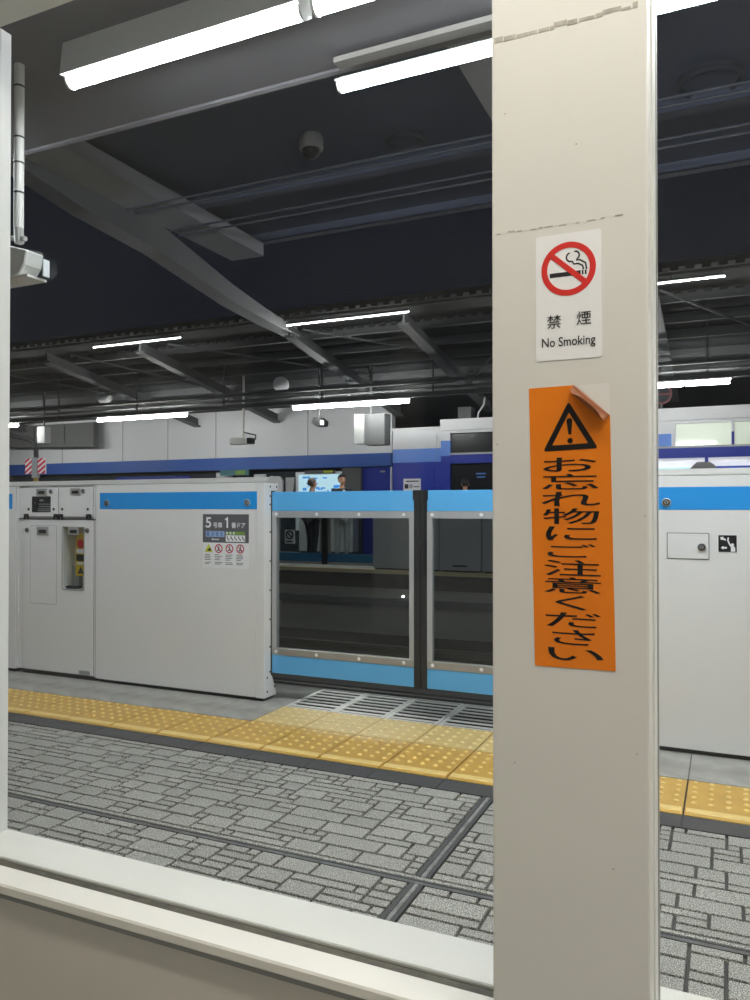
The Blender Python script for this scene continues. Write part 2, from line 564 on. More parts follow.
text_mb('煙', -0.1585, 1.3510, Y1, 0.0172, 0.0165, bold=0.004).build('lettering', 'label_dark', s)
text_mb('No Smoking', -0.1772, 1.3225, Y1, 0.0645, 0.0150, bold=0.010).build('lettering', 'label_dark', s)

# ---------------------------------------------------------------- orange lost property sticker (hangs slightly askew, one corner peeled)
s = thing('warning_sticker', 'long orange warning sticker with black Japanese lettering and a peeling corner', 'sticker', (-0.173, PY, 0.924))
TL = Vector((-0.226, 1.269)); TR = Vector((-0.129, 1.2705)); BL = Vector((-0.219, 0.9245)); BR = Vector((-0.1225, 0.9255))
def O(u, v):
    """sticker coordinates: u 0..1 to the right, v 0..1 downwards"""
    a_ = TL.lerp(TR, u); b_ = BL.lerp(BR, u)
    q = a_.lerp(b_, v)
    return (q.x, q.y)
MB().prism('y', [O(0, 0), O(0.57, 0), O(1, 0.115), O(1, 1), O(0, 1)], PY - 0.0006, PY).build('sheet', 'orange_film', s)
# curled flap rolled along the diagonal from (0.57,0) to (1,0.115)
A = Vector((O(0.57, 0)[0], 0, O(0.57, 0)[1])); B = Vector((O(1, 0.115)[0], 0, O(1, 0.115)[1]))
ax = (B - A).normalized(); nrm = Vector((-ax.z, 0, ax.x))
if nrm.x > 0: nrm = -nrm                       # towards the sheet
vs, fs = [], []
NS, NA = 14, 12
for i in range(NS + 1):
    tt = i / NS
    wd = 0.0118 * (1 - abs(2 * tt - 1.1) ** 3 * 0.55)
    r = 0.0092
    for k in range(NA + 1):
        w = (k / NA) * min(3.6, wd / r * 2.1)
        pnt = A.lerp(B, tt) + nrm * (r * math.sin(w) * -1 * -1 - 0.0) + Vector((0, -(r - r * math.cos(w)), 0))
        vs.append((pnt.x, PY - 0.0007 + pnt.y, pnt.z))
for i in range(NS):
    for k in range(NA):
        a0 = i * (NA + 1) + k
        fs.append((a0, a0 + 1, a0 + NA + 2, a0 + NA + 1))
flap = MB().add(vs, fs).build('peeled_corner', 'orange_back', s, smooth=True)
md = flap.modifiers.new('thickness', 'SOLIDIFY'); md.thickness = 0.0003
# bare patch where the corner came off
MB().prism('y', [O(0.60, 0.002), O(0.995, 0.002), O(0.995, 0.112)], PY - 0.0003, PY).build('bare_patch', 'bare_patch', s)
# warning triangle
YO = PY - 0.0006
tri = [O(0.50, 0.056), O(0.165, 0.231), O(0.850, 0.227)]
tc_ = Vector(tri[0]) + Vector(tri[1]) + Vector(tri[2]); tc_ /= 3
mb = MB()
outer = [Vector(q) for q in tri]
inner = [tc_ + (q - tc_) * 0.655 for q in outer]
def roundtri(P, r=0.06, n=4):
    out = []
    for i in range(3):
        c = P[i]; a_ = P[i - 1]; b_ = P[(i + 1) % 3]
        p0 = c.lerp(a_, r); p1 = c.lerp(b_, r)
        for k in range(n + 1):
            q = k / n
            out.append(p0.lerp(c, q).lerp(c.lerp(p1, q), q))
    return out
ro, ri = roundtri(outer, 0.07), roundtri(inner, 0.03)
n = len(ro)
mb.add([(q.x, YO - 0.0003, q.y) for q in ro] + [(q.x, YO - 0.0003, q.y) for q in ri], [(i, (i + 1) % n, n + (i + 1) % n, n + i) for i in range(n)])
mb.build('warning_triangle', 'ink_black', s)
mb = MB()
e0 = Vector(O(0.505, 0.124)); e1 = Vector(O(0.508, 0.174)); e2 = Vector(O(0.509, 0.196))
mb.prism('y', [(e0.x - 0.0036, e0.y), (e0.x - 0.0022, e0.y + 0.0026), (e0.x + 0.0022, e0.y + 0.0026), (e0.x + 0.0036, e0.y), (e1.x + 0.0017, e1.y), (e1.x - 0.0017, e1.y)], YO - 0.0003, YO)
mb.disc2d(e2.x, e2.y, 0.0034, YO - 0.0003, YO)
mb.build('exclamation_mark', 'ink_black', s)
glyphs = 'お忘れ物にご注意ください'
v0, v1 = 0.2800, 0.9520
hs = {'お': .9, 'れ': .9, 'に': .88, 'ご': .86, 'く': .92, 'だ': .92, 'さ': .95, 'い': .78}
ws = {'お': .95, 'れ': 1.05, 'に': .9, 'ご': .86, 'く': .55, 'だ': .98, 'さ': .75, 'い': .98}
uoff = {'ご': .0, 'く': -.02, 'い': .02}
for i, g in enumerate(glyphs):
    vc = v0 + (v1 - v0) * i / 11
    q = O(0.495 + uoff.get(g, 0), vc)
    text_mb(g, q[0], q[1], YO, 0.0680 * ws.get(g, 1.0), 0.0192 * hs.get(g, 1.0), bold=0.004).build('lettering', 'ink_black', s)

# ================================================================== near platform floor
X0, X1 = -6.5, 3.0
pf = struct(MB().box(X0, X1, 1.15, 4.30, -0.30, -0.012).build('platform_floor', 'grout'), 'grey patterned platform floor beyond the window')
WLOC[pf.name] = Vector((0, 0, 0))
# paving stones: random ashlar pattern on a small grid
rng = random.Random(11)
UX, UY = 0.043, 0.0425
SIZES = [(4, 2), (3, 2), (4, 1), (3, 1), (5, 1), (2, 1), (2, 2), (5, 2), (1, 1), (2, 1), (4, 2), (3, 2)]
stones = []
def pave(x0, x1, y0, y1):
    nx = int(round((x1 - x0) / UX)); ny = int(round((y1 - y0) / UY))
    ux = (x1 - x0) / nx; uy = (y1 - y0) / ny
    occ = [[False] * nx for _ in range(ny)]
    for j in range(ny):
        for i in range(nx):
            if occ[j][i]: continue
            free = 0
            while i + free < nx and not occ[j][i + free]: free += 1
            opts = [q for q in SIZES if q[0] <= free and j + q[1] <= ny] or [(1, 1)]
            w_, h_ = rng.choice(opts)
            for b_ in range(h_):
                for a_ in range(w_): occ[j + b_][i + a_] = True
            stones.append((x0 + i * ux, x0 + (i + w_) * ux, y0 + j * uy, y0 + (j + h_) * uy))
JX = 0.024
for (xa, xb) in ((X0, -0.85 - JX), (-0.85 + JX, X1)):
    pave(xa, xb, 1.16, 2.165)
    pave(xa, xb, 2.215, 2.925)
def stone(mb, q):
    g = 0.0050
    x0, x1, y0, y1 = q[0] + g, q[1] - g, q[2] + g, q[3] - g
    h = rng.uniform(-0.0006, 0.0006)
    c = 0.0015
    return mb.add([(x0, y0, -0.012), (x1, y0, -0.012), (x1, y1, -0.012), (x0, y1, -0.012),
                   (x0, y0, -c + h), (x1, y0, -c + h), (x1, y1, -c + h), (x0, y1, -c + h),
                   (x0 + c, y0 + c, h), (x1 - c, y0 + c, h), (x1 - c, y1 - c, h), (x0 + c, y1 - c, h)],
                  [(8, 9, 10, 11)] + [(i, (i + 1) % 4, 4 + (i + 1) % 4, 4 + i) for i in range(4)] + [(4 + i, 4 + (i + 1) % 4, 8 + (i + 1) % 4, 8 + i) for i in range(4)])
def shown(q):
    cx_, cy_ = (q[0] + q[1]) / 2, (q[2] + q[3]) / 2
    r_ = cx_ / cy_
    vis = cy_ > 1.86 and (-1.19 < r_ < -0.285 or -0.08 < r_ < 0.03)
    return ((q[1] - q[0]) * (q[3] - q[2]) / (cx_ * cx_ + cy_ * cy_) ** 1.5) if vis else 0
stones.sort(key=shown, reverse=True)
for q in stones[:300]:
    stone(MB(), q).build('paving_stone', 'granite', pf)
mb = MB()
for q in stones[300:]:
    stone(mb, q)
o = mb.build('paving_stones', 'granite', pf); o['kind'] = 'stuff'
# expansion joints
for (ya, yb, m_) in ((2.168, 2.184, 'joint_metal'), (2.187, 2.193, 'dark_strip'), (2.197, 2.2125, 'granite')):
    MB().box(X0, X1, ya, yb, -0.012, -0.002).build('expansion_joint_strip', m_, pf)
for (xa, xb, m_) in ((-0.85 - 0.022, -0.85 - 0.008, 'dark_strip'), (-0.85 - 0.006, -0.85 + 0.007, 'joint_centre'), (-0.85 + 0.009, -0.85 + 0.022, 'dark_strip')):
    MB().box(xa, xb, 1.16, 2.165, -0.012, -0.001).build('expansion_joint_strip', m_, pf)
    MB().box(xa, xb, 2.215, 2.925, -0.012, -0.001).build('expansion_joint_strip', m_, pf)
# repeating modules of 305 mm along the platform
TP = 0.305
TJ = -0.155
g = 0.0035
XS = [TJ + TP * k for k in range(-20, 6)]
def tactile(x, y0, y1, bar):
    mb = MB(); dots = MB()
    mb.box(x + g, x + TP - g, y0 + g, y1 - g, -0.012, 0.0)
    ys = y0 + (0.105 if bar else 0.0)
    n_ = 5
    st = TP / n_
    sy = (y1 - ys) / n_
    for i in range(n_):
        for j in range(n_):
            c = (x + st * (i + 0.5), ys + sy * (j + 0.5), 0)
            dots.lathe(c, (0, 0, 1), [(0.0115, -0.0005), (0.0102, 0.0035), (0.0070, 0.0058)], 10)
    if bar:
        yb = y0 + 0.052
        dots.prism('x', [(yb - 0.020, 0), (yb - 0.015, 0.005), (yb + 0.015, 0.005), (yb + 0.020, 0)], x + 0.008, x + TP - 0.008)
    return mb, dots
def lay_tiles(xs, y0, y1, bar, m_, md_):
    first = None
    for x in xs:
        if first is None:
            a_, b_ = tactile(x, y0, y1, bar)
            first = a_.build('tactile_tile', m_, pf); fx = x
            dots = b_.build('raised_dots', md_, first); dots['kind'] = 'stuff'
        else:
            c = copy_obj(first, pf, (x - fx, 0, 0))
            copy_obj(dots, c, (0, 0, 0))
lay_tiles(XS, 3.05, 3.452, True, 'yellow_tile', 'yellow_glint')
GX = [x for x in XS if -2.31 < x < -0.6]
lay_tiles(GX, 3.455, 3.785, False, 'yellow_tile_pale', 'yellow_glint_pale')
first = None
for x in XS:
    if first is None:
        first = MB().box(x + 0.0015, x + TP - 0.0015, 2.93, 3.047, -0.012, -0.0005).build('border_strip', 'dark_strip', pf); fx = x
    else:
        copy_obj(first, pf, (x - fx, 0, 0))
first = None
for x in XS:
    if x in GX: continue
    if first is None:
        first = MB().box(x + 0.0015, x + TP - 0.0015, 3.456, 4.262, -0.012, 0.0).build('edge_slab', 'concrete_slab', pf); fx = x
    else:
        copy_obj(first, pf, (x - fx, 0, 0))
# drain grates in front of the doors
first = None
for x in GX:
    if first is None:
        gr = MB().box(x + 0.003, x + TP - 0.003, 3.79, 3.804, -0.011, 0.0).box(x + 0.003, x + TP - 0.003, 4.246, 4.26, -0.011, 0.0) \
            .box(x + 0.003, x + 0.019, 3.804, 4.246, -0.011, 0.0).box(x + TP - 0.019, x + TP - 0.003, 3.804, 4.246, -0.011, 0.0).build('drain_grate', 'grate_steel', pf)
        bars = []
        nb = 7
        for k in range(nb):
            yy = 3.804 + (4.246 - 3.804) * (k + 0.5) / nb
            bars.append(MB().box(x + 0.019, x + TP - 0.019, yy - 0.0130, yy + 0.0130, -0.003, -0.001).build('bar', 'grate_steel', gr))
        first = gr; fx = x
    else:
        c = copy_obj(first, pf, (x - fx, 0, 0))
        for b_ in bars:
            copy_obj(b_, c, (0, 0, 0))
MB().box(GX[0], GX[-1] + TP, 3.79, 4.26, -0.013, -0.0115).build('grate_pit', 'pit_dark', pf)  # shallow black sheet painted as the shade below the grates
MB().box(X0, X1, 4.264, 4.30, -0.30, 0.012).build('edge_rubber', 'black_rubber', pf)

# ================================================================== track bed and far platform
struct(MB().box(-24, 8, 4.30, 12.75, -1.5, -1.15).build('track_bed', 'ballast'), 'dark ballast track bed between the two platforms')
struct(MB().box(X0, X1, 1.15, 4.28, -1.5, -0.30).build('platform_base', 'platform_side'))
for (yy, lab) in ((5.25, 'steel rail nearest to the platform gate'), (6.32, 'second steel rail counted from the platform gate'),
                  (9.9, 'third steel rail counted from the platform gate'), (10.97, 'steel rail nearest to the opposite platform')):
    MB().prism('x', [(yy - .07, -1.15), (yy + .07, -1.15), (yy + .07, -1.135), (yy + .012, -1.12), (yy + .012, -1.04), (yy + .035, -1.03), (yy + .035, -1.0), (yy - .035, -1.0), (yy - .035, -1.03), (yy - .012, -1.04), (yy - .012, -1.12), (yy - .07, -1.135)], -24, 8) \
        .build('rail', 'rail_steel', at=(-8, yy, -1.15))
    tag(bpy.data.objects[-1] if False else COL.objects[-1], lab, 'rail')
o = MB().box(-24, 8, 8.0, 8.35, -1.15, -0.92).build('cable_trough', 'platform_side', at=(-8, 8.17, -1.15)); tag(o, 'long concrete cable trough between the two tracks', 'trough')
fp = struct(MB().box(-24, 8, 12.78, 20, -1.5, 0.0).build('far_platform_floor', 'far_floor'), 'floor of the opposite platform across the tracks')
MB().box(-24, 8, 12.72, 12.97, -0.06, 0.006).build('platform_edge', 'platform_edge_cream', fp)
MB().box(-24, 8, 12.73, 12.78, -0.32, -0.06).build('edge_beam', 'platform_side', fp)
MB().box(-24, 8, 12.60, 12.78, -0.62, -0.50).build('cable_ledge', 'pipe_grey', fp)
o = MB().lathe((-5.19, 12.60, -0.43), (0, -1, 0), [(0.014, 0), (0.019, 0.01), (0.019, 0.04), (0.014, 0.05)], 12).build('signal_lamp', 'spark', at=(-5.19, 12.60, -0.5))
tag(o, 'tiny white lamp below the edge of the opposite platform', 'lamp')

# ================================================================== platform gate
GY = 3.81
PROF = [(GY, 0.022), (GY, 1.266), (GY + 0.145, 1.266), (GY + 0.145, 0.022)]
TOPP = [(GY + 0.001, 1.268), (GY + 0.001, 1.274), (GY + 0.012, 1.281), (GY + 0.070, 1.302), (GY + 0.105, 1.304), (GY + 0.145, 1.284), (GY + 0.145, 1.268)]
def key_lock(parent, x, z, y=GY, r=0.020):
    k = MB().lathe((x, y, z), (0, -1, 0), [(r, 0.0), (r, 0.005), (r * 0.8, 0.007), (r * 0.75, 0.005), (r * 0.45, 0.005), (r * 0.4, 0.008)], 20).build('lock', 'lock_steel', parent, smooth=True)
    MB().box(x - 0.0022, x + 0.0022, y - 0.0086, y - 0.008, z - r * 0.28, z + r * 0.28).ring2d(x, z, r * 0.50, r * 0.72, y - 0.0075, y - 0.004, 16).build('keyhole', 'black_plastic', k)
    return k
def screw(mb, x, y, z, ax=(0, -1, 0), r=0.006):
    mb.lathe((x, y, z), ax, [(r, 0), (r, 0.001), (r * 0.6, 0.003)], 10)

def base_plinth(parent, x0, x1):  # recessed black plinth each cabinet stands on
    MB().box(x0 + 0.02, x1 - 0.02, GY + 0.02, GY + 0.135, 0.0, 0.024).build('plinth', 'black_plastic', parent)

# main left cabinet
cab = thing('gate_cabinet', 'long white platform gate cabinet with blue stripe left of the sliding doors', 'gate', (-3.09, 3.88, 0))
MB().prism('x', PROF, -3.720, -2.498).build('body', 'gate_white', cab, bevel=0.002)
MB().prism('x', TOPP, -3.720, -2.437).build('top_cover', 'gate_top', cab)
base_plinth(cab, -3.72, -2.44)
MB().box(-3.684, -2.489, GY - 0.0012, GY, 1.113, 1.217).build('blue_stripe', 'gate_blue', cab)
key_lock(cab, -3.625, 1.152); key_lock(cab, -2.556, 1.152)
# right end post of that cabinet with the door slot
post = MB()
ex0, ex1 = -2.495, -2.437
post.prism('x', [(GY, 0.02), (GY, 1.266), (GY + 0.145, 1.266), (GY + 0.145, 1.225), (GY + 0.072, 1.222), (GY + 0.068, 0.150), (GY + 0.085, 0.135), (GY + 0.130, 0.035), (GY + 0.130, 0.02)], ex0, ex1)
ep = post.build('end_post', 'gate_white', cab, bevel=0.002)
mb = MB()
for (yy, zz) in [(GY + 0.058, q) for q in (1.19, 1.14, 0.98, 0.81, 0.64, 0.47, 0.31, 0.165)] + [(GY + 0.03, 0.135), (GY + 0.03, 0.055), (GY + 0.108, 0.07), (GY + 0.13, 1.245), (GY + 0.06, 1.245)]:
    mb = MB(); screw(mb, ex1, yy, zz, (1, 0, 0), 0.0065)
    mb.build('screw', 'screw_dark', ep)
MB().box(ex0, ex1 + 0.001, GY + 0.0685, GY + 0.0745, 0.14, 1.222).build('slot_seal', 'black_rubber', cab)
MB().box(ex0, ex1 - 0.02, GY + 0.075, GY + 0.145, 0.14, 1.222).build('slot_back', 'black_plastic', cab)

# leftmost cabinet, only its edge shows
cab0 = thing('gate_cabinet', 'white gate cabinet cut off by the left window post, tip of blue stripe', 'gate', (-5.4, 3.88, 0))
MB().prism('x', PROF, -6.4, -4.440).build('body', 'gate_white', cab0, bevel=0.002)
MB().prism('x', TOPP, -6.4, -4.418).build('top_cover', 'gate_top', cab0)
base_plinth(cab0, -6.4, -4.44)
MB().box(-6.3, -4.473, GY - 0.0012, GY, 1.113, 1.217).build('blue_stripe', 'gate_blue', cab0)
MB().box(-4.436, -4.418, GY + 0.003, GY + 0.14, 0.03, 1.266).build('edge_trim', 'gate_white', cab0)

# control cabinet with hatches
cc = thing('gate_control_cabinet', 'white gate control cabinet with hatches, latches and a small window', 'cabinet', (-4.08, 3.88, 0))
body = MB()
# the body leaves a recess behind the small window
wx0, wx1, wz0, wz1 = -4.007, -3.820, 0.585, 0.997
body.box(-4.414, wx0, GY + 0.008, GY + 0.145, 0.03, 1.268)
body.box(wx1, -3.724, GY + 0.008, GY + 0.145, 0.03, 1.268)
body.box(wx0, wx1, GY + 0.008, GY + 0.145, 0.03, wz0)
body.box(wx0, wx1, GY + 0.008, GY + 0.145, wz1, 1.268)
body.box(wx0, wx1, GY + 0.115, GY + 0.145, wz0, wz1)
body.build('body', 'gate_white', cc)
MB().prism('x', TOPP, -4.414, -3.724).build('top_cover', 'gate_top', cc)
base_plinth(cc, -4.41, -3.72)
def latch(parent, x0, x1, z0, z1, y=GY):
    l = MB().box(x0, x1, y - 0.004, y, z0, z1).build('latch', 'lock_steel', parent, bevel=0.001)
    w_ = x1 - x0; h_ = z1 - z0
    MB().box(x0 + w_ * 0.18, x1 - w_ * 0.18, y - 0.0048, y - 0.004, z0 + h_ * 0.22, z1 - h_ * 0.35).build('latch_slot', 'black_plastic', l)
# upper hatches
h1 = MB().box(-4.345, -4.055, GY, GY + 0.008, 1.062, 1.258).build('hatch', 'gate_white', cc, bevel=0.0015)
h2 = MB().box(-4.028, -3.752, GY, GY + 0.008, 1.062, 1.258).build('hatch', 'gate_white', cc, bevel=0.0015)
latch(h1, -4.245, -4.150, 1.205, 1.250); latch(h2, -3.940, -3.850, 1.203, 1.250)
key_lock(h1, -4.112, 1.231, r=0.016); key_lock(h2, -3.825, 1.231, r=0.016)
scr = MB().box(-4.286, -4.115, GY - 0.002, GY, 1.092, 1.198).build('display_window', 'room_dark', h1)
mb = MB()
mb.box(-4.214, -4.180, GY - 0.003, GY - 0.002, 1.166, 1.178)
for (z_, x_a, x_b) in ((1.146, -4.225, -4.117), (1.130, -4.22, -4.117), (1.114, -4.235, -4.117), (1.102, -4.225, -4.117)):
    mb.box(x_a, x_b, GY - 0.003, GY - 0.002, z_ - 0.0022, z_ + 0.0022)
mb.box(-4.258, -4.252, GY - 0.003, GY - 0.002, 1.150, 1.157)
mb.build('display_print', 'grey_plastic', scr)
for (x_, hh) in ((-4.318, h1), (-4.088, h1), (-4.012, h2), (-3.788, h2)):
    mb = MB(); screw(mb, x_, GY, 1.112, r=0.010)
    mb.build('knob', 'black_plastic', hh)
for (x_a, x_b) in ((-4.358, -4.318), (-4.085, -4.044), (-4.040, -4.002), (-3.798, -3.756)):
    MB().box(x_a, x_b, GY - 0.006, GY, 1.062, 1.080).box(x_a, x_a + 0.012, GY - 0.006, GY, 1.044, 1.062).box(x_b - 0.012, x_b, GY - 0.006, GY, 1.044, 1.062).build('hinge', 'black_plastic', cc)
MB().box(-4.414, -3.724, GY + 0.001, GY + 0.008, 1.045, 1.050).build('seam_line', 'screw_dark', cc)
def gap(x0, x1, z0, z1, y, parent, w_=0.003):
    MB().box(x0 - w_, x0, y - 0.0008, y, z0 - w_, z1 + w_).box(x1, x1 + w_, y - 0.0008, y, z0 - w_, z1 + w_).box(x0, x1, y - 0.0008, y, z1, z1 + w_).box(x0, x1, y - 0.0008, y, z0 - w_, z0).build('gap_line', 'gap_line', parent)
gap(-4.345, -4.055, 1.062, 1.258, GY + 0.008, cc); gap(-4.028, -3.752, 1.062, 1.258, GY + 0.008, cc)
gap(-4.362, -3.742, 0.035, 1.040, GY + 0.008, cc); gap(-4.298, -4.062, 0.48, 1.0, GY, cc, 0.002)
MB().box(-3.7225, -3.7205, GY + 0.002, GY + 0.10, 0.03, 1.267).build('side_seam', 'gap_line', cc)
# tall door around the window
dr = MB().box(-4.362, wx0, GY, GY + 0.008, 0.035, 1.040).box(wx1, -3.742, GY, GY + 0.008, 0.035, 1.040).box(wx0, wx1, GY, GY + 0.008, 0.035, wz0).box(wx0, wx1, GY, GY + 0.008, wz1, 1.040).build('door', 'gate_white', cc)
MB().box(-4.298, -4.062, GY - 0.002, GY, 0.48, 1.0).build('door_panel', 'gate_white', dr, bevel=0.001)
latch(dr, -4.236, -4.130, 0.938, 0.994, GY - 0.002); latch(dr, -3.955, -3.862, 0.944, 0.994, GY - 0.001)
key_lock(dr, -4.329, 0.972, r=0.018); key_lock(dr, -3.789, 0.974, r=0.018)
MB().box(wx0, wx1, GY + 0.003, GY + 0.006, wz0, wz1).build('window_pane', 'cover_glass', dr)
MB().box(wx0 - 0.005, wx0, GY - 0.002, GY, wz0, wz1).box(wx1, wx1 + 0.005, GY - 0.002, GY, wz0, wz1).box(wx0, wx1, GY - 0.002, GY, wz0 - 0.005, wz0).build('window_gasket', 'gate_seam', dr)
MB().box(-3.857, -3.765, GY - 0.003, GY, 0.038, 0.062).build('name_plate', 'grey_plastic', dr)
# emergency button box behind that window
eb = MB().box(-3.914, -3.824, GY + 0.022, GY + 0.110, 0.675, 0.955).build('button_box', 'warning_yellow', cc)
MB().lathe((-3.868, GY + 0.022, 0.885), (0, -1, 0), [(0.030, 0), (0.030, 0.006), (0.022, 0.010)], 16).build('red_button', 'button_red', eb, smooth=True)
MB().box(-3.905, -3.832, GY + 0.020, GY + 0.022, 0.822, 0.850).build('caption_plate', 'label_white', eb)
MB().box(-3.905, -3.832, GY + 0.019, GY + 0.022, 0.772, 0.814).build('black_plate', 'black_plastic', eb)
MB().box(-3.900, -3.836, GY + 0.020, GY + 0.022, 0.750, 0.764).build('caption_plate', 'label_white', eb)
MB().prism('y', [(-3.895, 0.69), (-3.84, 0.69), (-3.868, 0.735)], GY + 0.020, GY + 0.022).build('warning_mark', 'screw_dark', eb)
MB().box(-4.000, -3.945, GY + 0.080, GY + 0.114, 0.60, 0.735).build('document_pouch', 'grey_plastic', cc)
MB().box(wx0, wx1 - 0.09, GY + 0.030, GY + 0.075, wz0, wz0 + 0.018).build('cable_clamp', 'screw_dark', cc)

# right cabinet
cab2 = thing('gate_cabinet', 'white platform gate cabinet with blue stripe and small access door, right of the pillar', 'gate', (0.4, 3.88, 0))
MB().prism('x', PROF, -0.560, 2.2).build('body', 'gate_white', cab2, bevel=0.002)
MB().prism('x', TOPP, -0.560, 2.2).build('top_cover', 'gate_top', cab2)
base_plinth(cab2, -0.56, 2.2)
MB().box(-0.50, 2.15, GY - 0.0012, GY, 1.112, 1.216).build('blue_stripe', 'gate_blue', cab2)
key_lock(cab2, -0.259, 1.146); key_lock(cab2, 1.9, 1.146)
ad = MB().box(-0.255, -0.081, GY - 0.002, GY, 0.889, 1.004).build('access_door', 'gate_white', cab2, bevel=0.001)
key_lock(ad, -0.110, 0.943, GY - 0.002, r=0.019)
MB().box(-0.2575, -0.255, GY - 0.0015, GY, 0.887, 1.006).box(-0.081, -0.0785, GY - 0.0015, GY, 0.887, 1.006).box(-0.255, -0.081, GY - 0.0015, GY, 1.004, 1.0065).box(-0.255, -0.081, GY - 0.0015, GY, 0.8865, 0.889).build('door_gap', 'screw_dark', cab2)

# pictogram beside the access door
s = thing('pictogram_sticker', 'small square black pictogram with white arrows and raised hand', 'sticker', (-0.003, GY, 0.923))
MB().box(-0.044, 0.037, GY - 0.0008, GY, 0.920, 1.001).build('margin', 'label_white', s)
MB().box(-0.041, 0.034, GY - 0.0012, GY - 0.0008, 0.923, 0.998).build('field', 'ink_black', s)
yk = GY - 0.0012
mb = MB()
mb.prism('y', [(-0.031, 0.942), (-0.020, 0.951), (-0.020, 0.946), (-0.006, 0.946), (-0.006, 0.938), (-0.020, 0.938), (-0.020, 0.933)], yk - 0.0004, yk)
mb.build('arrow', 'label_white', s)
mb = MB()
mb.prism('y', [(-0.034, 0.989), (-0.030, 0.976), (-0.022, 0.978), (-0.012, 0.973), (-0.009, 0.980), (-0.020, 0.986), (-0.020, 0.992)], yk - 0.0004, yk)
mb.build('arrow', 'label_white', s)
mb = MB()
mb.prism('y', [(0.010, 0.925), (0.010, 0.940), (0.015, 0.949), (0.024, 0.949), (0.028, 0.940), (0.028, 0.925)], yk - 0.0004, yk)
mb.disc2d(0.017, 0.956, 0.0062, yk - 0.0004, yk)
mb.stroke2d([(0.014, 0.944), (0.003, 0.962), (-0.002, 0.975), (0.000, 0.988)], 0.0065, yk - 0.0004, yk)
mb.build('figure', 'label_white', s)

# ---------------------------------------------------------------- door number sticker on the left cabinet
s = thing('door_number_sticker', 'grey and white sticker reading car 5 door 1, on the cabinet', 'sticker', (-2.708, GY, 0.764))
sx0, sx1 = -2.872, -2.545
MB().box(sx0, sx1, GY - 0.0010, GY, 0.764, 0.914).build('lower_sheet', 'label_white', s)
MB().box(sx0, sx1, GY - 0.0012, GY, 0.914, 1.083).build('upper_sheet', 'label_grey', s)
ys = GY - 0.0012
text_mb('5', -2.831, 1.0335, ys, 0.042, 0.063, bold=0.02).build('lettering', 'label_white', s)
text_mb('号車', -2.764, 1.018, ys, 0.066, 0.034, bold=0.02).build('lettering', 'label_white', s)
MB().prism('y', [(-2.701, 1.002), (-2.690, 1.002), (-2.690, 1.065), (-2.697, 1.065), (-2.712, 1.054), (-2.712, 1.046), (-2.701, 1.051)], ys - 0.0004, ys).build('lettering', 'label_white', s)
text_mb('番ドア', -2.617, 1.018, ys, 0.098, 0.034, bold=0.02).build('lettering', 'label_white', s)
bx = MB().prism('y', rrect(-2.850, -2.715, 0.948, 0.983, 0.004), ys - 0.0004, ys).build('banner', 'label_paleblue', s)
rng = random.Random(17)
for k in range(4):                                # four blocky characters, too small to read
    x_c = -2.832 + 0.0325 * k
    mb = MB()
    for zz in (0.9545, 0.962, 0.9695, 0.977):
        mb.box(x_c - rng.uniform(0.008, 0.012), x_c + rng.uniform(0.008, 0.012), ys - 0.0007, ys - 0.0004, zz - 0.0016, zz + 0.0016)
    mb.box(x_c - 0.002 + rng.uniform(-0.004, 0.004), x_c + 0.0015, ys - 0.0007, ys - 0.0004, 0.953, 0.979)
    mb.build('character', 'label_navy', bx)
mb = MB()
for k in range(7):
    x_c = -2.806 + 0.0075 * k
    mb.box(x_c, x_c + 0.0055, ys - 0.0004, ys, 0.929, 0.929 + rng.uniform(0.006, 0.010))
mb.build('small_print', 'label_white', s)
gb = MB().box(-2.706, -2.570, ys - 0.0004, ys, 0.962, 0.981).build('green_strip', 'label_green', s)
for k in range(3):
    MB().box(-2.702 + 0.024 * k, -2.692 + 0.024 * k, ys - 0.0007, ys - 0.0004, 0.965, 0.978).build('strip_mark', 'label_white', gb)
wb = MB().box(-2.706, -2.570, ys - 0.0004, ys, 0.921, 0.959).build('seat_strip', 'label_white', s)
for k in range(5):
    xx = -2.697 + 0.0268 * k
    MB().stroke2d([(xx, 0.953), (xx + 0.005, 0.938), (xx + 0.012, 0.936), (xx + 0.014, 0.928)], 0.006, ys - 0.0007, ys - 0.0004).build('seat_mark', 'label_dark', wb)
yl = GY - 0.0010
tri_ = MB().prism('y', [(-2.858, 0.857), (-2.800, 0.857), (-2.829, 0.908)], yl - 0.0004, yl).build('caution_triangle', 'label_yellow', s)
MB().prism('y', [(-2.838, 0.864), (-2.812, 0.864), (-2.812, 0.876), (-2.822, 0.884), (-2.836, 0.872)], yl - 0.0007, yl - 0.0004).build('caution_mark', 'label_dark', tri_)
for k, cx_ in enumerate((-2.757, -2.680, -2.604)):
    rg = MB().ring2d(cx_, 0.879, 0.0205, 0.0275, yl - 0.0004, yl, 24).stroke2d([(cx_ - 0.017, 0.896), (cx_ + 0.017, 0.862)], 0.005, yl - 0.0005, yl).build('prohibition_ring', 'label_pinkred', s)
    MB().stroke2d([(cx_ - 0.010, 0.865), (cx_, 0.876), (cx_ + 0.002, 0.888)], 0.007, yl - 0.0003, yl).stroke2d([(cx_ + 0.010, 0.864), (cx_, 0.876)], 0.006, yl - 0.0003, yl).disc2d(cx_ + 0.002, 0.893, 0.004, yl - 0.0003, yl, 10).build('figure_mark', 'label_dark', rg)
rng = random.Random(3)
for k, cx_ in enumerate((-2.830, -2.757, -2.680, -2.604)):
    mb = MB()
    for zz in (0.842, 0.832, 0.822, 0.812, 0.796, 0.787):
        xa = cx_ - 0.028
        mb.box(xa, xa + rng.uniform(0.03, 0.056), yl - 0.0003, yl, zz - 0.0022, zz + 0.0022)
    mb.build('small_print', 'label_text_grey', s)

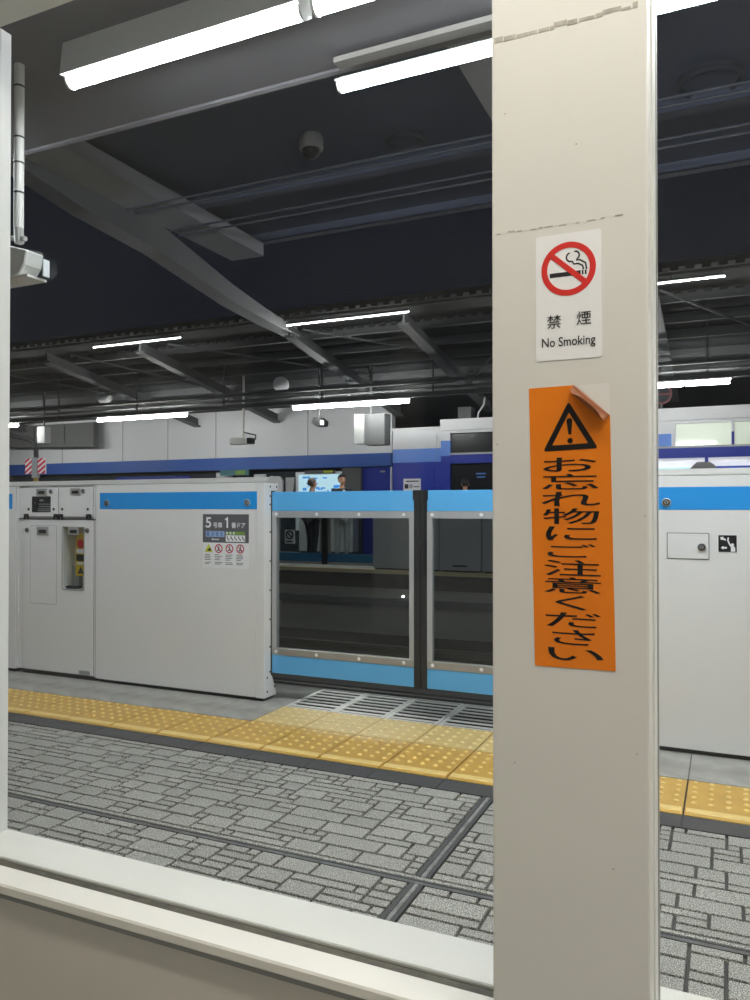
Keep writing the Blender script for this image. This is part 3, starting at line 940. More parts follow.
# ---------------------------------------------------------------- sliding doors
DY = 3.885
def gate_door(x0, x1, seal_side, label):
    d = thing('gate_door', label, 'door', ((x0 + x1) / 2, DY + 0.02, 0.157))
    MB().box(x0, x1, DY, DY + 0.035, 1.103, 1.214).build('top_panel', 'door_blue', d, bevel=0.002)
    MB().box(x0, x1, DY, DY + 0.035, 0.157, 0.263).build('bottom_panel', 'door_blue', d, bevel=0.002)
    MB().box(x0, x1, DY - 0.002, DY + 0.037, 1.064, 1.102).build('top_rail', 'aluminium', d, bevel=0.001)
    MB().box(x0, x1, DY - 0.002, DY + 0.037, 0.264, 0.3025).build('bottom_rail', 'dull_aluminium', d, bevel=0.001)
    for (a_, b_) in ((x0, x0 + 0.028), (x1 - 0.028, x1)):
        MB().box(a_, b_, DY, DY + 0.035, 0.303, 1.0635).build('stile', 'aluminium', d)
    MB().box(x0 + 0.028, x1 - 0.028, DY + 0.014, DY + 0.020, 0.303, 1.0635).build('pane', 'door_glass', d)
    for (zz, rail) in ((1.083, 'top'), (0.283, 'bottom')):
        for k in range(4):
            xx = x0 + 0.03 + (x1 - x0 - 0.09) * k / 3
            mb = MB(); screw(mb, xx, DY - 0.002, zz, r=0.010)
            mb.build('rivet', 'label_white', d)
    if seal_side:
        xa, xb = (x1, x1 + 0.034) if seal_side > 0 else (x0 - 0.034, x0)
        MB().box(xa, xb, DY - 0.003, DY + 0.038, 0.150, 1.160).build('edge_seal', 'black_rubber', d, bevel=0.002)
        MB().box(xa - 0.006 * (seal_side > 0), xb + 0.006 * (seal_side < 0), DY - 0.004, DY + 0.039, 1.160, 1.216).build('seal_cap', 'black_plastic', d, bevel=0.002)
    return d
gate_door(-2.434, -1.540, 1, 'left glass gate door with light blue panels beside the white cabinet')
gate_door(-1.465, -0.565, -1, 'right glass gate door with light blue panels, partly behind the pillar')

# striped sensor guard on the control cabinet
t = thing('striped_marker', 'red and white striped guard plates on a post atop the gate', 'marker', (-4.387, 3.93, 1.30))
MB().tube([(-4.387, 3.93, 1.295), (-4.387, 3.93, 1.33)], 0.018, 10).build('post_base', 'brass', t)
MB().box(-4.410, -4.364, 3.915, 3.945, 1.33, 1.47).build('bracket', 'grey_plastic', t)
for sgn, (xa, xb) in ((1, (-4.480, -4.415)), (-1, (-4.359, -4.288))):
    pl = MB().box(xa, xb, 3.922, 3.930, 1.358, 1.466).build('guard_plate', 'label_white', t)
    w_ = xb - xa
    for k in range(-1, 4):
        z0_ = 1.358 + k * 0.036
        z1_ = z0_ + 0.018
        sl = 0.045
        # clip each slanting stripe to the plate
        poly = [(xa, z0_), (xb, z0_ + sl), (xb, z1_ + sl), (xa, z1_)]
        def clipz(P, zc, keep_above):
            out = []
            for i in range(len(P)):
                a_, b_ = P[i], P[(i + 1) % len(P)]
                ina = (a_[1] >= zc) == keep_above or a_[1] == zc
                inb = (b_[1] >= zc) == keep_above or b_[1] == zc
                if ina: out.append(a_)
                if ina != inb:
                    q = (zc - a_[1]) / (b_[1] - a_[1])
                    out.append((a_[0] + (b_[0] - a_[0]) * q, zc))
            return out
        poly = clipz(clipz(poly, 1.358, True) or [], 1.466, False) if poly else []
        if len(poly) >= 3:
            MB().prism('y', poly, 3.9205, 3.922).build('stripe', 'stripe_red', pl)
for k, (dx, r_) in enumerate(((0.0, 0.010), (0.018, 0.011))):
    MB().tube([(-4.400 + dx, 3.935, 1.47), (-4.402 + dx, 3.936, 1.52), (-4.420 + dx, 3.94, 1.565), (-4.470, 3.945, 1.595 + dx), (-4.550, 3.95, 1.612 + dx), (-4.690, 3.95, 1.64 + dx), (-5.0, 3.95, 1.72 + dx)], r_, 8).build('cable', 'cable_black', t, smooth=True)
MB().tube([(-4.950, 3.95, 1.30), (-4.950, 3.95, 1.80)], 0.02, 8).build('cable_pole', 'grey_plastic', t)

# ================================================================== near canopy
rf = struct(MB().box(-4.30, 6.0, -3.0, 6.2, 3.70, 3.80).build('canopy_roof', 'roof_slate'), 'dark slate-coloured canopy soffit above the near platform')
MB().box(-4.30, 6.0, 6.16, 6.24, 3.62, 3.92).build('fascia', 'roof_slate', rf)
for yy in (0.6, 1.9, 3.9, 5.2):
    MB().box(-4.28, 6.0, yy - 0.04, yy + 0.04, 3.60, 3.70).build('purlin', 'roof_slate', rf)
gd = MB().box(-9.0, 6.0, 2.25, 3.24, 3.20, 3.60).build('roof_girder', 'roof_grey', at=(0, 2.75, 3.2))
tag(gd, 'broad grey box girder carrying the lamp rows along the platform', 'girder')
MB().tube([(-9.0, 3.262, 3.205), (6.0, 3.262, 3.205)], 0.022, 8).build('edge_pipe', 'roof_grey', gd, smooth=True)
for (xa, xb, lab) in ((-4.30, -3.95, 'wide grey cross beam at the open left end of the canopy'), (-1.30, -0.98, 'grey cross beam above the right lamp, next to the pillar')):
    b_ = MB().box(xa, xb, 3.29, 6.15, 3.48, 3.60).build('roof_beam', 'beam_grey', at=((xa + xb) / 2, 4.7, 3.5)); tag(b_, lab, 'beam', 'canopy cross beams')
    MB().box((xa + xb) / 2 - 0.02, (xa + xb) / 2 + 0.02, 3.29, 6.15, 3.60, 3.70).build('web', 'beam_grey', b_)
for k, yy in enumerate((5.00, 5.10, 5.55, 5.68)):
    zz = 3.47 if k < 2 else 3.47
    o = MB().tube([(-4.3, yy * 0.944, zz), (6.0, yy * 0.944, zz)], 0.009, 6).build('conduit', 'pipe_grey', at=(0, yy * 0.944, zz))
    tag(o, ['conduit pipe nearest the platform lamps under the canopy', 'second thin conduit pipe under the canopy', 'third thin conduit pipe under the canopy', 'thin conduit pipe nearest the canopy edge'][k], 'pipe', 'conduits under the canopy')

def near_lamp(x0, x1, yy, label, rail):
    t = thing('platform_lamp', label, 'lamp', ((x0 + x1) / 2, yy, 3.0), 'linear lamps above the near platform')
    if rail:
        MB().box(x0 - 0.02, x1 + 0.02, yy - 0.02, yy + 0.04, 3.145, 3.170).build('mounting_rail', 'dull_aluminium', t)
        for xx in (x0 + 0.85, x1 - 0.15):
            MB().box(xx - 0.015, xx + 0.015, yy + 0.03, yy + 0.05, 3.06, 3.20).build('hanger', 'grey_plastic', t)
        MB().prism('x', [(yy - 0.055, 3.045), (yy - 0.03, 3.065), (yy + 0.03, 3.065), (yy + 0.055, 3.045)], x0, x1).build('housing', 'white_plastic', t)
    else:
        MB().prism('x', [(yy - 0.062, 3.05), (yy - 0.045, 3.20), (yy + 0.045, 3.20), (yy + 0.062, 3.05)], x0, x1).build('housing', 'white_plastic', t)
    n_ = 8
    prof = [(yy + 0.031 * math.cos(math.pi + math.pi * k / n_), 3.047 + 0.034 * math.sin(math.pi + math.pi * k / n_)) for k in range(n_ + 1)]
    MB().prism('x', prof, x0 + 0.012, x1 - 0.012).build('diffuser', 'lamp_white', t)
    for (a_, b_) in ((x0, x0 + 0.012), (x1 - 0.012, x1)):
        MB().prism('x', [(yy + 0.036 * math.cos(math.pi + math.pi * k / n_), 3.05 + 0.040 * math.sin(math.pi + math.pi * k / n_)) for k in range(n_ + 1)], a_, b_).build('end_cap', 'white_plastic', t)
    return t
near_lamp(-2.70, -1.485, 2.60, 'long bright ceiling lamp at the upper left, end nearest the window post', False)
near_lamp(-1.440, -0.225, 2.60, 'ceiling lamp right after the gap in the upper left row', False)
near_lamp(-4.80, -3.585, 2.60, 'unseen lamp added beyond the window post to brighten the gate', False)  # this and the next are unseen, added to light the gate's left
near_lamp(-6.06, -4.845, 2.60, 'second unseen lamp added at the far left to brighten the gate', False)
near_lamp(-0.18, 1.035, 2.60, 'third ceiling lamp of the upper left row, hidden by the pillar', False)
near_lamp(-1.605, 0.80, 3.13, 'long bright ceiling lamp left of the pillar with a rail above it', True)
near_lamp(0.86, 3.26, 3.13, 'ceiling lamp continuing the railed row to the right', True)

# dome camera and recessed rings
t = thing('dome_camera', 'round ceiling dome camera with dark glass dome under the canopy', 'camera', (-2.62, 4.68, 3.58))
MB().lathe((-2.62, 4.68, 3.70), (0, 0, -1), [(0.075, 0), (0.085, 0.02), (0.085, 0.09), (0.078, 0.10)], 24).build('housing', 'grey_plastic', t, smooth=True)
MB().lathe((-2.62, 4.68, 3.60), (0, 0, -1), [(0.062, 0), (0.060, 0.02), (0.045, 0.045), (0.02, 0.058), (0.0, 0.06)], 24).build('dome', 'black_plastic', t, smooth=True)
for (x_, y_, r_, lab) in ((-2.03, 4.98, 0.14, 'shallow round ceiling fitting behind the railed lamp'), (-0.088, 5.04, 0.19, 'large round ceiling fitting seen right of the pillar')):
    t = thing('ceiling_fitting', lab, 'ceiling fitting', (x_, y_, 3.66), 'round ceiling fittings')
    MB().lathe((x_, y_, 3.70), (0, 0, -1), [(r_, 0), (r_, 0.03), (r_ - 0.02, 0.045), (r_ - 0.03, 0.03), (r_ - 0.03, 0.01)], 32).build('rim', 'pipe_grey', t, smooth=True)
    MB().lathe((x_, y_, 3.69), (0, 0, -1), [(r_ - 0.03, 0), (0.0, 0.002)], 32).build('cover', 'roof_slate', t)

# pole camera at the left
t = thing('pole_camera', 'white security camera on a banded ceiling pole at upper left', 'camera', (-3.02, 2.62, 2.2))
MB().tube([(-3.02, 2.60, 3.20), (-3.02, 2.60, 2.43)], 0.023, 14).build('pole', 'cream_paint', t, smooth=True)
for zz in (3.10, 2.86, 2.74, 2.60):
    MB().tube([(-3.02, 2.60, zz), (-3.02, 2.60, zz - 0.008)], 0.0245, 14).build('pole_band', 'black_plastic', t)
MB().tube([(-3.02, 2.60, 2.43), (-3.015, 2.60, 2.36)], 0.022, 10).tube([(-3.06, 2.60, 2.39), (-2.975, 2.60, 2.375)], 0.012, 8).build('swivel', 'lock_steel', t)
MB().prism('y', [(-3.25, 2.205), (-3.25, 2.335), (-3.05, 2.345), (-2.91, 2.30), (-2.925, 2.235), (-2.96, 2.195), (-3.0, 2.187)], 2.55, 2.65).build('housing', 'cream_paint', t, bevel=0.006)
MB().prism('y', [(-2.985, 2.182), (-2.905, 2.30), (-2.84, 2.283), (-2.79, 2.255), (-2.80, 2.21), (-2.85, 2.176)], 2.56, 2.64).build('hood_glass', 'cover_glass', t)
MB().box(-2.868, -2.860, 2.60, 2.635, 2.188, 2.265).build('lens_strip', 'label_white', t)
MB().box(-3.24, -2.90, 2.545, 2.655, 2.176, 2.187).build('bottom_plate', 'cream_paint', t)

# tapering gantry arm over the tracks
low = [(6.0, 4.92), (7.1, 4.76), (8.4, 4.66), (9.3, 4.52), (10.2, 4.38), (11.2, 4.30), (12.2, 4.26)]
upp = [(12.2, 4.40), (11.2, 4.50), (10.2, 4.66), (9.3, 4.86), (8.4, 5.06), (7.1, 5.26), (6.0, 5.36)]
ga = MB().prism('x', low + upp, -7.28, -7.12).build('gantry_arm', 'beam_grey', at=(-7.2, 12.2, 4.3)); tag(ga, 'curved tapering grey roof arm reaching over the tracks', 'beam')
fl = MB()
for i in range(len(low) - 1):
    (ya, za), (yb, zb) = low[i], low[i + 1]
    fl.add([(-7.34, ya, za - 0.03), (-7.06, ya, za - 0.03), (-7.06, yb, zb - 0.03), (-7.34, yb, zb - 0.03), (-7.34, ya, za), (-7.06, ya, za), (-7.06, yb, zb), (-7.34, yb, zb)],
           [(0, 3, 2, 1), (4, 5, 6, 7), (0, 1, 5, 4), (1, 2, 6, 5), (2, 3, 7, 6), (3, 0, 4, 7)])
fl.build('flange', 'beam_grey', ga)

# ================================================================== far canopy, sloping down towards the back
def fz(y): return 4.42 - 0.17 * (y - 11.9)
fr = struct(MB().add([(-24, 11.8, fz(11.8) + .12), (8, 11.8, fz(11.8) + .12), (8, 20, fz(20) + .12), (-24, 20, fz(20) + .12),
                      (-24, 11.8, fz(11.8) + .2), (8, 11.8, fz(11.8) + .2), (8, 20, fz(20) + .2), (-24, 20, fz(20) + .2)],
                     [(0, 3, 2, 1), (4, 5, 6, 7), (0, 1, 5, 4), (1, 2, 6, 5), (2, 3, 7, 6), (3, 0, 4, 7)]).build('far_canopy_roof', 'far_roof_dark'),
            'dark sloping canopy roof over the opposite platform')
# corrugated sheet edge along the eave and along each purlin
def corrug(y, name):
    mb = MB()
    n_ = 150
    prof = []
    z_ = fz(y) + 0.12
    for k in range(n_):
        xa = -24 + 32 * k / n_
        w_ = 32 / n_
        mb.box(xa, xa + w_ * 0.55, y - 0.03, y + 0.03, z_ - 0.05, z_)
    return mb.build(name, 'far_roof_dark', fr)
corrug(11.82, 'corrugated_edge'); corrug(12.6, 'corrugated_edge')
MB().tube([(-24, 11.75, fz(11.75) - 0.0), (8, 11.75, fz(11.75) - 0.0)], 0.030, 8).build('gutter', 'far_beam', fr, smooth=True)
for yy in (12.65, 13.45, 14.15, 15.1, 16.0):
    MB().box(-24, 8, yy - 0.04, yy + 0.04, fz(yy) - 0.03, fz(yy) + 0.12).build('purlin', 'far_beam', fr)
for xx in (-19, -13.0, -10.5, -7.1, -4.9, -1.0, 2.5):
    ra = MB().add([(xx - .1, 11.9, fz(11.9) - .26), (xx + .1, 11.9, fz(11.9) - .26), (xx + .1, 17, fz(17) - .26), (xx - .1, 17, fz(17) - .26),
              (xx - .1, 11.9, fz(11.9) - .22), (xx + .1, 11.9, fz(11.9) - .22), (xx + .1, 17, fz(17) - .22), (xx - .1, 17, fz(17) - .22)],
             [(0, 3, 2, 1), (4, 5, 6, 7), (0, 1, 5, 4), (1, 2, 6, 5), (2, 3, 7, 6), (3, 0, 4, 7)])
    ra.add([(xx - .02, 11.9, fz(11.9) - .22), (xx + .02, 11.9, fz(11.9) - .22), (xx + .02, 17, fz(17) - .22), (xx - .02, 17, fz(17) - .22),
              (xx - .02, 11.9, fz(11.9) - .03), (xx + .02, 11.9, fz(11.9) - .03), (xx + .02, 17, fz(17) - .03), (xx - .02, 17, fz(17) - .03)],
             [(0, 3, 2, 1), (4, 5, 6, 7), (0, 1, 5, 4), (1, 2, 6, 5), (2, 3, 7, 6), (3, 0, 4, 7)])
    ra.build('rafter', 'far_beam', fr)
# bracing rods and cable tray
for (xa, ya, xb, yb) in ((-12.4, 12.0, -10.2, 15.5), (-9.9, 12.0, -7.6, 13.8), (-6.9, 12.0, -5.2, 13.4), (-4.6, 15.0, -3.0, 12.5), (-0.9, 12.0, 0.6, 14.0), (-15.5, 12.2, -13.2, 15.0)):
    MB().tube([(xa, ya, fz(ya) - 0.1), (xb, yb, fz(yb) - 0.1)], 0.02, 6).build('brace_rod', 'far_beam', fr)
tr = thing('lamp_rail', 'long grey rail carrying the tubes above the opposite platform', 'rail', (-8, 13.85, 3.26))
MB().box(-24, 8, 13.80, 13.90, 3.25, 3.33).build('channel', 'far_beam', tr)
MB().tube([(-24, 13.62, 3.50), (8, 13.62, 3.50)], 0.04, 8).build('pipe', 'far_beam', tr)
MB().tube([(-24, 14.08, 3.44), (8, 14.08, 3.44)], 0.03, 8).build('pipe', 'far_beam', tr)
for k in range(11):
    xx = -19.5 + 2.4 * k
    MB().box(xx - .015, xx + .015, 13.835, 13.865, 3.33, fz(13.85) + 0.12).build('hanger', 'far_beam', tr)
def far_lamp(x0, x1, label):
    t = thing('tube_lamp', label, 'lamp', ((x0 + x1) / 2, 13.85, 3.17), 'tube lamps over the opposite platform')
    MB().box(x0 - .03, x1 + .03, 13.81, 13.89, 3.225, 3.25).build('housing', 'white_plastic', t)
    h_ = (x0 + x1) / 2
    for (a_, b_) in ((x0, h_ - 0.02), (h_ + 0.02, x1)):
        MB().tube([(a_, 13.85, 3.185), (b_, 13.85, 3.185)], 0.042, 8).build('tube', 'lamp_far', t)
for (a_, b_, lab) in ((-18.6, -16.1, 'tube lamp over the opposite platform, hidden by the window post'), (-13.45, -10.9, 'tube lamp over the opposite platform above the control cabinet'), (-8.15, -5.60, 'tube lamp over the opposite platform above the left gate door'),
                      (-3.6, -1.05 - 1.2, 'tube lamp over the opposite platform behind the pillar'), (-1.35, 0.03, 'tube lamp over the opposite platform, right of the pillar'), (3.0, 5.5, 'tube lamp over the opposite platform beyond the right edge')):
    far_lamp(a_, b_, lab)

for (a_, b_, lab) in ((-11.5, -9.35, 'thin bright lamp line along the far eave, left of the curved arm'), (-7.03, -4.73, 'thin bright lamp line along the far eave, right of the curved arm'), (-0.92, -0.03, 'thin bright lamp line along the far eave, right of the pillar')):
    t = thing('eave_lamp', lab, 'lamp', ((a_ + b_) / 2, 11.70, 4.30), 'lamps along the far eave')
    MB().box(a_, b_, 11.68, 11.74, 4.335, 4.365).build('housing', 'far_beam', t)
    MB().tube([(a_, 11.70, 4.318), (b_, 11.70, 4.318)], 0.008, 8).build('tube', 'lamp_eave', t)
    for xx in (a_ + 0.2, b_ - 0.2):
        MB().box(xx - 0.01, xx + 0.01, 11.70, 11.73, 4.365, 4.42).build('bracket', 'far_beam', t)

# disc speakers
for (x_, z_, lab) in ((-8.86, 3.81, 'round white speaker under the far canopy, above the left gate door'), (-13.9, 3.84, 'round white speaker under the far canopy, above the control cabinet')):
    t = thing('round_speaker', lab, 'speaker', (x_, 14.5, z_), 'round platform speakers')
    d_ = (0.42, -0.9, -0.02)
    MB().lathe((x_, 14.5, z_), d_, [(0.12, -0.12), (0.165, -0.11), (0.175, 0.0), (0.175, 0.03), (0.15, 0.04)], 24).build('case', 'white_plastic', t, smooth=True)
    MB().lathe((x_, 14.5, z_), d_, [(0.148, 0.038), (0.148, 0.044), (0.0, 0.046)], 24).build('grille', 'wall_white', t)
    MB().tube([(x_ - 0.02, 14.55, z_ + 0.15), (x_ - 0.02, 14.55, fz(14.55) + 0.12)], 0.014, 6).build('hanger', 'far_beam', t)

# cameras under the far canopy
t = thing('bracket_camera', 'white bracket camera hanging under the far canopy', 'camera', (-9.8, 14.45, 2.55))
MB().prism('x', [(14.35, 2.53), (14.35, 2.66), (14.38, 2.68), (14.56, 2.68), (14.56, 2.53)], -10.10, -9.66).build('housing', 'white_plastic', t, bevel=0.01)
MB().box(-9.66, -9.56, 14.37, 14.54, 2.54, 2.67).build('back_cap', 'black_plastic', t)
MB().tube([(-9.80, 14.45, 2.67), (-9.80, 14.45, fz(14.45) + 0.12)], 0.028, 8).build('pole', 'white_plastic', t)
MB().tube([(-9.56, 14.45, 2.61), (-9.48, 14.45, 2.64), (-9.48, 14.45, 2.73), (-9.62, 14.45, 2.76), (-9.78, 14.45, 2.80)], 0.016, 6).build('cable', 'cable_black', t)
t = thing('drop_camera', 'dark camera on a thin drop pole beside the far tube lamp', 'camera', (-7.85, 14.4, 2.85))
MB().tube([(-7.86, 14.4, fz(14.4) + .12), (-7.86, 14.4, 3.0)], 0.020, 8).build('pole', 'far_beam', t)
MB().prism('y', [(-8.01, 2.93), (-7.95, 3.03), (-7.79, 3.02), (-7.68, 2.95), (-7.70, 2.84), (-7.86, 2.83)], 14.3, 14.5).build('housing', 'black_plastic', t, bevel=0.01)
MB().box(-7.77, -7.69, 14.28, 14.3, 2.86, 2.95).build('lens_window', 'wall_white', t)
t = thing('hanging_sign', 'grey box sign hanging edge-on under the far tube lamp', 'sign', (-6.6, 14.35, 2.40))
MB().box(-6.94, -6.72, 14.20, 14.5, 2.43, 3.03).build('lit_face', 'grey_plastic', t)
MB().box(-6.72, -6.29, 14.26, 14.56, 2.40, 3.03).build('case', 'far_beam', t)
MB().box(-6.66, -6.62, 14.36, 14.40, 3.03, fz(14.38) + 0.12).build('hanger', 'far_beam', t)
t = thing('small_sign_box', 'small white box hanging above the control cabinet, far platform', 'sign', (-15.8, 14.4, 2.75))
MB().box(-15.93, -15.66, 14.3, 14.5, 2.76, 3.18).build('case', 'wall_white', t, bevel=0.01)
MB().box(-15.82, -15.78, 14.38, 14.42, 3.18, fz(14.4) + 0.12).build('hanger', 'far_beam', t)

# ================================================================== far wall and buildings
WY = 17.0
wl = struct(MB().box(-24, -7.30, WY, WY + 0.2, 2.44, 3.8).build('wall_far', 'wall_white'), 'white upper wall panels of the opposite platform')
MB().box(-24, -7.30, WY - 0.03, WY + 0.15, 2.12, 2.44).build('blue_band', 'band_blue', wl)
for xx in (-22.5, -20.2, -17.9, -15.6, -14.0, -12.4, -9.6):
    MB().box(xx - 0.012, xx + 0.012, WY - 0.006, WY, 2.44, 3.8).build('panel_joint', 'panel_joint', wl)
MB().prism('y', [(-24, 3.55), (-24, 3.05), (-16.3, 2.85), (-16.3, 3.55)], 16.6, 16.8).build('dark_panel', 'wall_dark', wl)
for xx in (-20.5, -18.6, -17.4):
    MB().box(xx - .015, xx + .015, 16.59, 16.6, 2.98, 3.5).build('panel_joint', 'opening_dark', wl)
struct(MB().box(-24, -7.30, 19.0, 19.2, 0, 2.6).build('wall_rear', 'wall_dark'))
# shop front under the band
dk = thing('back_wall_panels', 'dark recess with posters under the blue band, opposite platform', 'shopfront', (-11, 17.3, 0))
MB().box(-24, -8.2, 17.2, 17.3, 0, 2.12).build('recess', 'opening_dark', dk)
MB().box(-12.5, -12.0, 17.15, 17.2, 1.4, 2.07).build('white_sheet', 'paper_white', dk)
MB().box(-11.3, -10.95, 17.15, 17.2, 1.4, 2.0).build('white_sheet', 'paper_white', dk)
MB().prism('y', [(-10.85, 1.3), (-10.85, 1.85), (-10.78, 1.95), (-10.5, 1.93), (-10.42, 1.82), (-10.42, 1.3)], 17.12, 17.2).build('white_sheet', 'paper_white', dk)
MB().prism('y', [(-10.32, 1.3), (-10.32, 1.90), (-10.05, 1.90), (-10.08, 1.6), (-10.16, 1.45), (-10.18, 1.3)], 17.12, 17.2).build('white_sheet', 'far_gate_grey', dk)
MB().box(-16.0, -13.4, 17.15, 17.2, 1.5, 2.0).build('navy_panel', 'kiosk_blue', dk)
o = MB().box(-12.2, -11.32, 16.9, 16.97, 1.97, 2.12).build('direction_sign', 'teal', at=(-11.76, 16.95, 1.97)); tag(o, 'small green and blue direction sign hanging below the blue band', 'sign')
MB().box(-11.70, -11.40, 16.89, 16.9, 1.99, 2.10).build('green_field', 'label_green', o)
pb = thing('poster_board', 'bright blue and white poster behind the two standing people', 'poster', (-9.3, 17.15, 0.5))
MB().box(-10.0, -8.62, 17.08, 17.15, 0.55, 2.03).build('frame', 'paper_white', pb)
MB().box(-9.90, -8.66, 17.06, 17.08, 0.75, 1.96).build('sheet', 'poster_glow', pb)
mb = MB()
rng = random.Random(8)
for k in range(46):
    xx = rng.uniform(-9.88, -8.80); zz = rng.uniform(0.8, 1.90)
    mb.box(xx, xx + rng.uniform(0.04, 0.13), 17.05, 17.06, zz, zz + rng.uniform(0.02, 0.07))
mb.build('print_patches', 'poster_blue', pb)
MB().box(-9.70, -8.85, 17.0, 17.05, 1.98, 2.06).build('title_strip', 'label_grey', pb)
MB().box(-9.15, -8.90, 16.99, 17.0, 1.99, 2.05).build('title_patch', 'label_yellow', pb)
MB().box(-9.42, -9.38, 17.045, 17.05, 1.66, 1.74).build('red_mark', 'label_red', pb)
o = MB().box(-8.62, -8.10, 16.95, 17.2, 0, 2.1).build('grey_partition', 'wall_dark', at=(-8.36, 17.1, 0)); tag(o, 'plain grey partition between the poster and the navy door', 'partition')
o = thing('navy_door', 'navy blue door below the blue band, left of the kiosk', 'door', (-7.75, 17.1, 0))
MB().box(-8.10, -7.34, 17.05, 17.15, 0, 2.1).build('leaf', 'kiosk_blue', o)
MB().box(-7.62, -7.50, 17.03, 17.05, 1.98, 2.02).build('door_plate', 'far_gate_grey', o)
MB().box(-7.34, -7.30, 16.98, 17.12, 0, 2.1).build('jamb', 'paper_white', o)

KY = 16.0
k = thing('kiosk', 'blue kiosk with white top and light blue band on the opposite platform', 'kiosk', (-6.27, 16.3, 0))
MB().box(-6.85, -5.69, KY, KY + 1.2, 2.43, 2.85).build('upper_wall', 'wall_white', k)
MB().box(-6.85, -5.69, KY - 0.005, KY + 1.2, 2.13, 2.43).build('light_band', 'kiosk_midblue', k)
MB().box(-6.85, -5.69, KY - 0.01, KY + 1.2, 0, 2.13).build('lower_wall', 'kiosk_blue', k)
MB().box(-6.74, -5.80, KY - 0.02, KY - 0.005, 2.16, 2.72).build('upper_panel', 'wall_white', k)
MB().box(-6.74, -5.80, KY - 0.023, KY - 0.02, 2.16, 2.43).build('upper_panel_band', 'kiosk_midblue', k)
MB().box(-6.70, -5.86, KY - 0.02, KY - 0.01, 0.5, 2.02).build('front_panel', 'kiosk_blue', k)
MB().box(-6.88, -5.69, KY - 0.04, KY + 1.2, 2.85, 2.90).build('roof_trim', 'wall_white', k)
n_ = thing('kiosk_notice', 'small white notice with dark print on the blue kiosk', 'notice', (-6.37, 15.97, 1.5))
MB().box(-6.58, -6.17, 15.965, 15.979, 1.5, 1.77).build('sheet', 'paper_white', n_)
mb = MB()
mb.box(-6.55, -6.46, 15.96, 15.965, 1.55, 1.65); mb.ring2d(-6.40, 1.60, 0.03, 0.05, 15.96, 15.965, 4); mb.box(-6.33, -6.20, 15.96, 15.965, 1.58, 1.60); mb.box(-6.52, -6.22, 15.96, 15.965, 1.70, 1.725)
mb.build('print', 'label_dark', n_)

b = thing('platform_building', 'white and blue framed waiting building on the opposite platform', 'building', (-2.5, 16.5, 0))
MB().box(-5.69, 4, KY - 0.10, KY + 2.0, 2.80, 3.04).build('cornice', 'wall_white', b)
MB().box(-5.69, 4, KY - 0.06, KY + 0.1, 2.74, 2.80).build('head_rail', 'wall_white', b)
MB().box(-5.69, -5.48, KY - 0.06, KY + 0.1, 2.58, 2.74).build('corner_post', 'wall_white', b)
MB().box(-5.69, -5.48, KY - 0.06, KY + 0.1, 2.25, 2.58).build('corner_post_band', 'kiosk_midblue', b)
MB().box(-5.69, -5.48, KY - 0.06, KY + 0.1, 0, 2.25).build('corner_post_base', 'kiosk_blue', b)
MB().box(-5.48, 4, KY - 0.06, KY + 0.1, 2.27, 2.31).build('transom_ledge', 'far_gate_grey', b)
MB().box(-5.48, 4, KY - 0.06, KY + 0.1, 2.08, 2.27).build('transom', 'kiosk_blue', b)
MB().box(-5.48, -1.6, KY + 0.02, KY + 0.05, 2.31, 2.74).build('upper_window', 'room_dark', b)
MB().box(-5.48, -1.6, KY + 0.02, KY + 0.05, 0.1, 2.08).build('lower_window', 'room_dark', b)
MB().box(-1.6, 4, KY + 0.02, KY + 0.05, 2.31, 2.74).build('upper_window', 'lit_window', b)
MB().box(-1.6, 4, KY + 0.02, KY + 0.05, 0.1, 2.08).build('lower_window', 'lit_white', b)
for (xx, w_) in ((-1.13, 0.20), (0.085, 0.03), (1.3, 0.03), (2.5, 0.03)):
    MB().box(xx - w_, xx + w_ if w_ < .1 else xx + w_ + 0.02, KY - 0.05, KY + 0.03, 2.31, 2.74).build('mullion', 'wall_white', b)
    MB().box(xx - w_ * 0.7, xx + w_ * 0.7, KY - 0.07, KY - 0.05, 2.31, 2.55).build('mullion_band', 'kiosk_midblue' if w_ > .1 else 'kiosk_blue', b)
for xx in (-3.2, -0.37, 1.9):
    MB().box(xx - 0.03, xx + 0.03, KY - 0.05, KY + 0.03, 0, 2.08).build('door_post', 'kiosk_blue', b)
MB().box(-0.33, 4, KY - 0.02, KY + 0.02, 1.83, 1.91).build('blue_stripe', 'lit_blue', b)
MB().box(-1.25, -0.65, KY - 0.02, KY + 0.02, 1.84, 1.90).build('pale_stripe', 'poster_glow', b)
MB().box(-0.9, -0.2, KY + 0.0, KY + 0.02, 2.36, 2.375).build('inner_lamp', 'spark', b)
MB().tube([(-5.0, 16.4, 3.04), (-4.95, 16.3, 3.2), (-4.8, 16.2, 3.35), (-4.75, 16.1, 3.5)], 0.02, 6).build('roof_cable', 'wall_white', b)
MB().box(-5.42, -5.12, 16.3, 16.6, 3.04, 3.34).build('roof_box', 'far_beam', b)
o = MB().prism('y', [(-0.62, 1.74), (-0.56, 1.82), (-0.48, 1.90), (-0.28, 1.90), (-0.20, 1.84), (-0.16, 1.74)], 14.2, 14.4).build('monitor_hood', 'grey_plastic', at=(-0.39, 14.3, 1.74))
tag(o, 'grey monitor hood rising above the right gate cabinet', 'monitor')
MB().box(-0.45, -0.33, 14.25, 14.35, 0, 1.74).build('stand', 'grey_plastic', o)
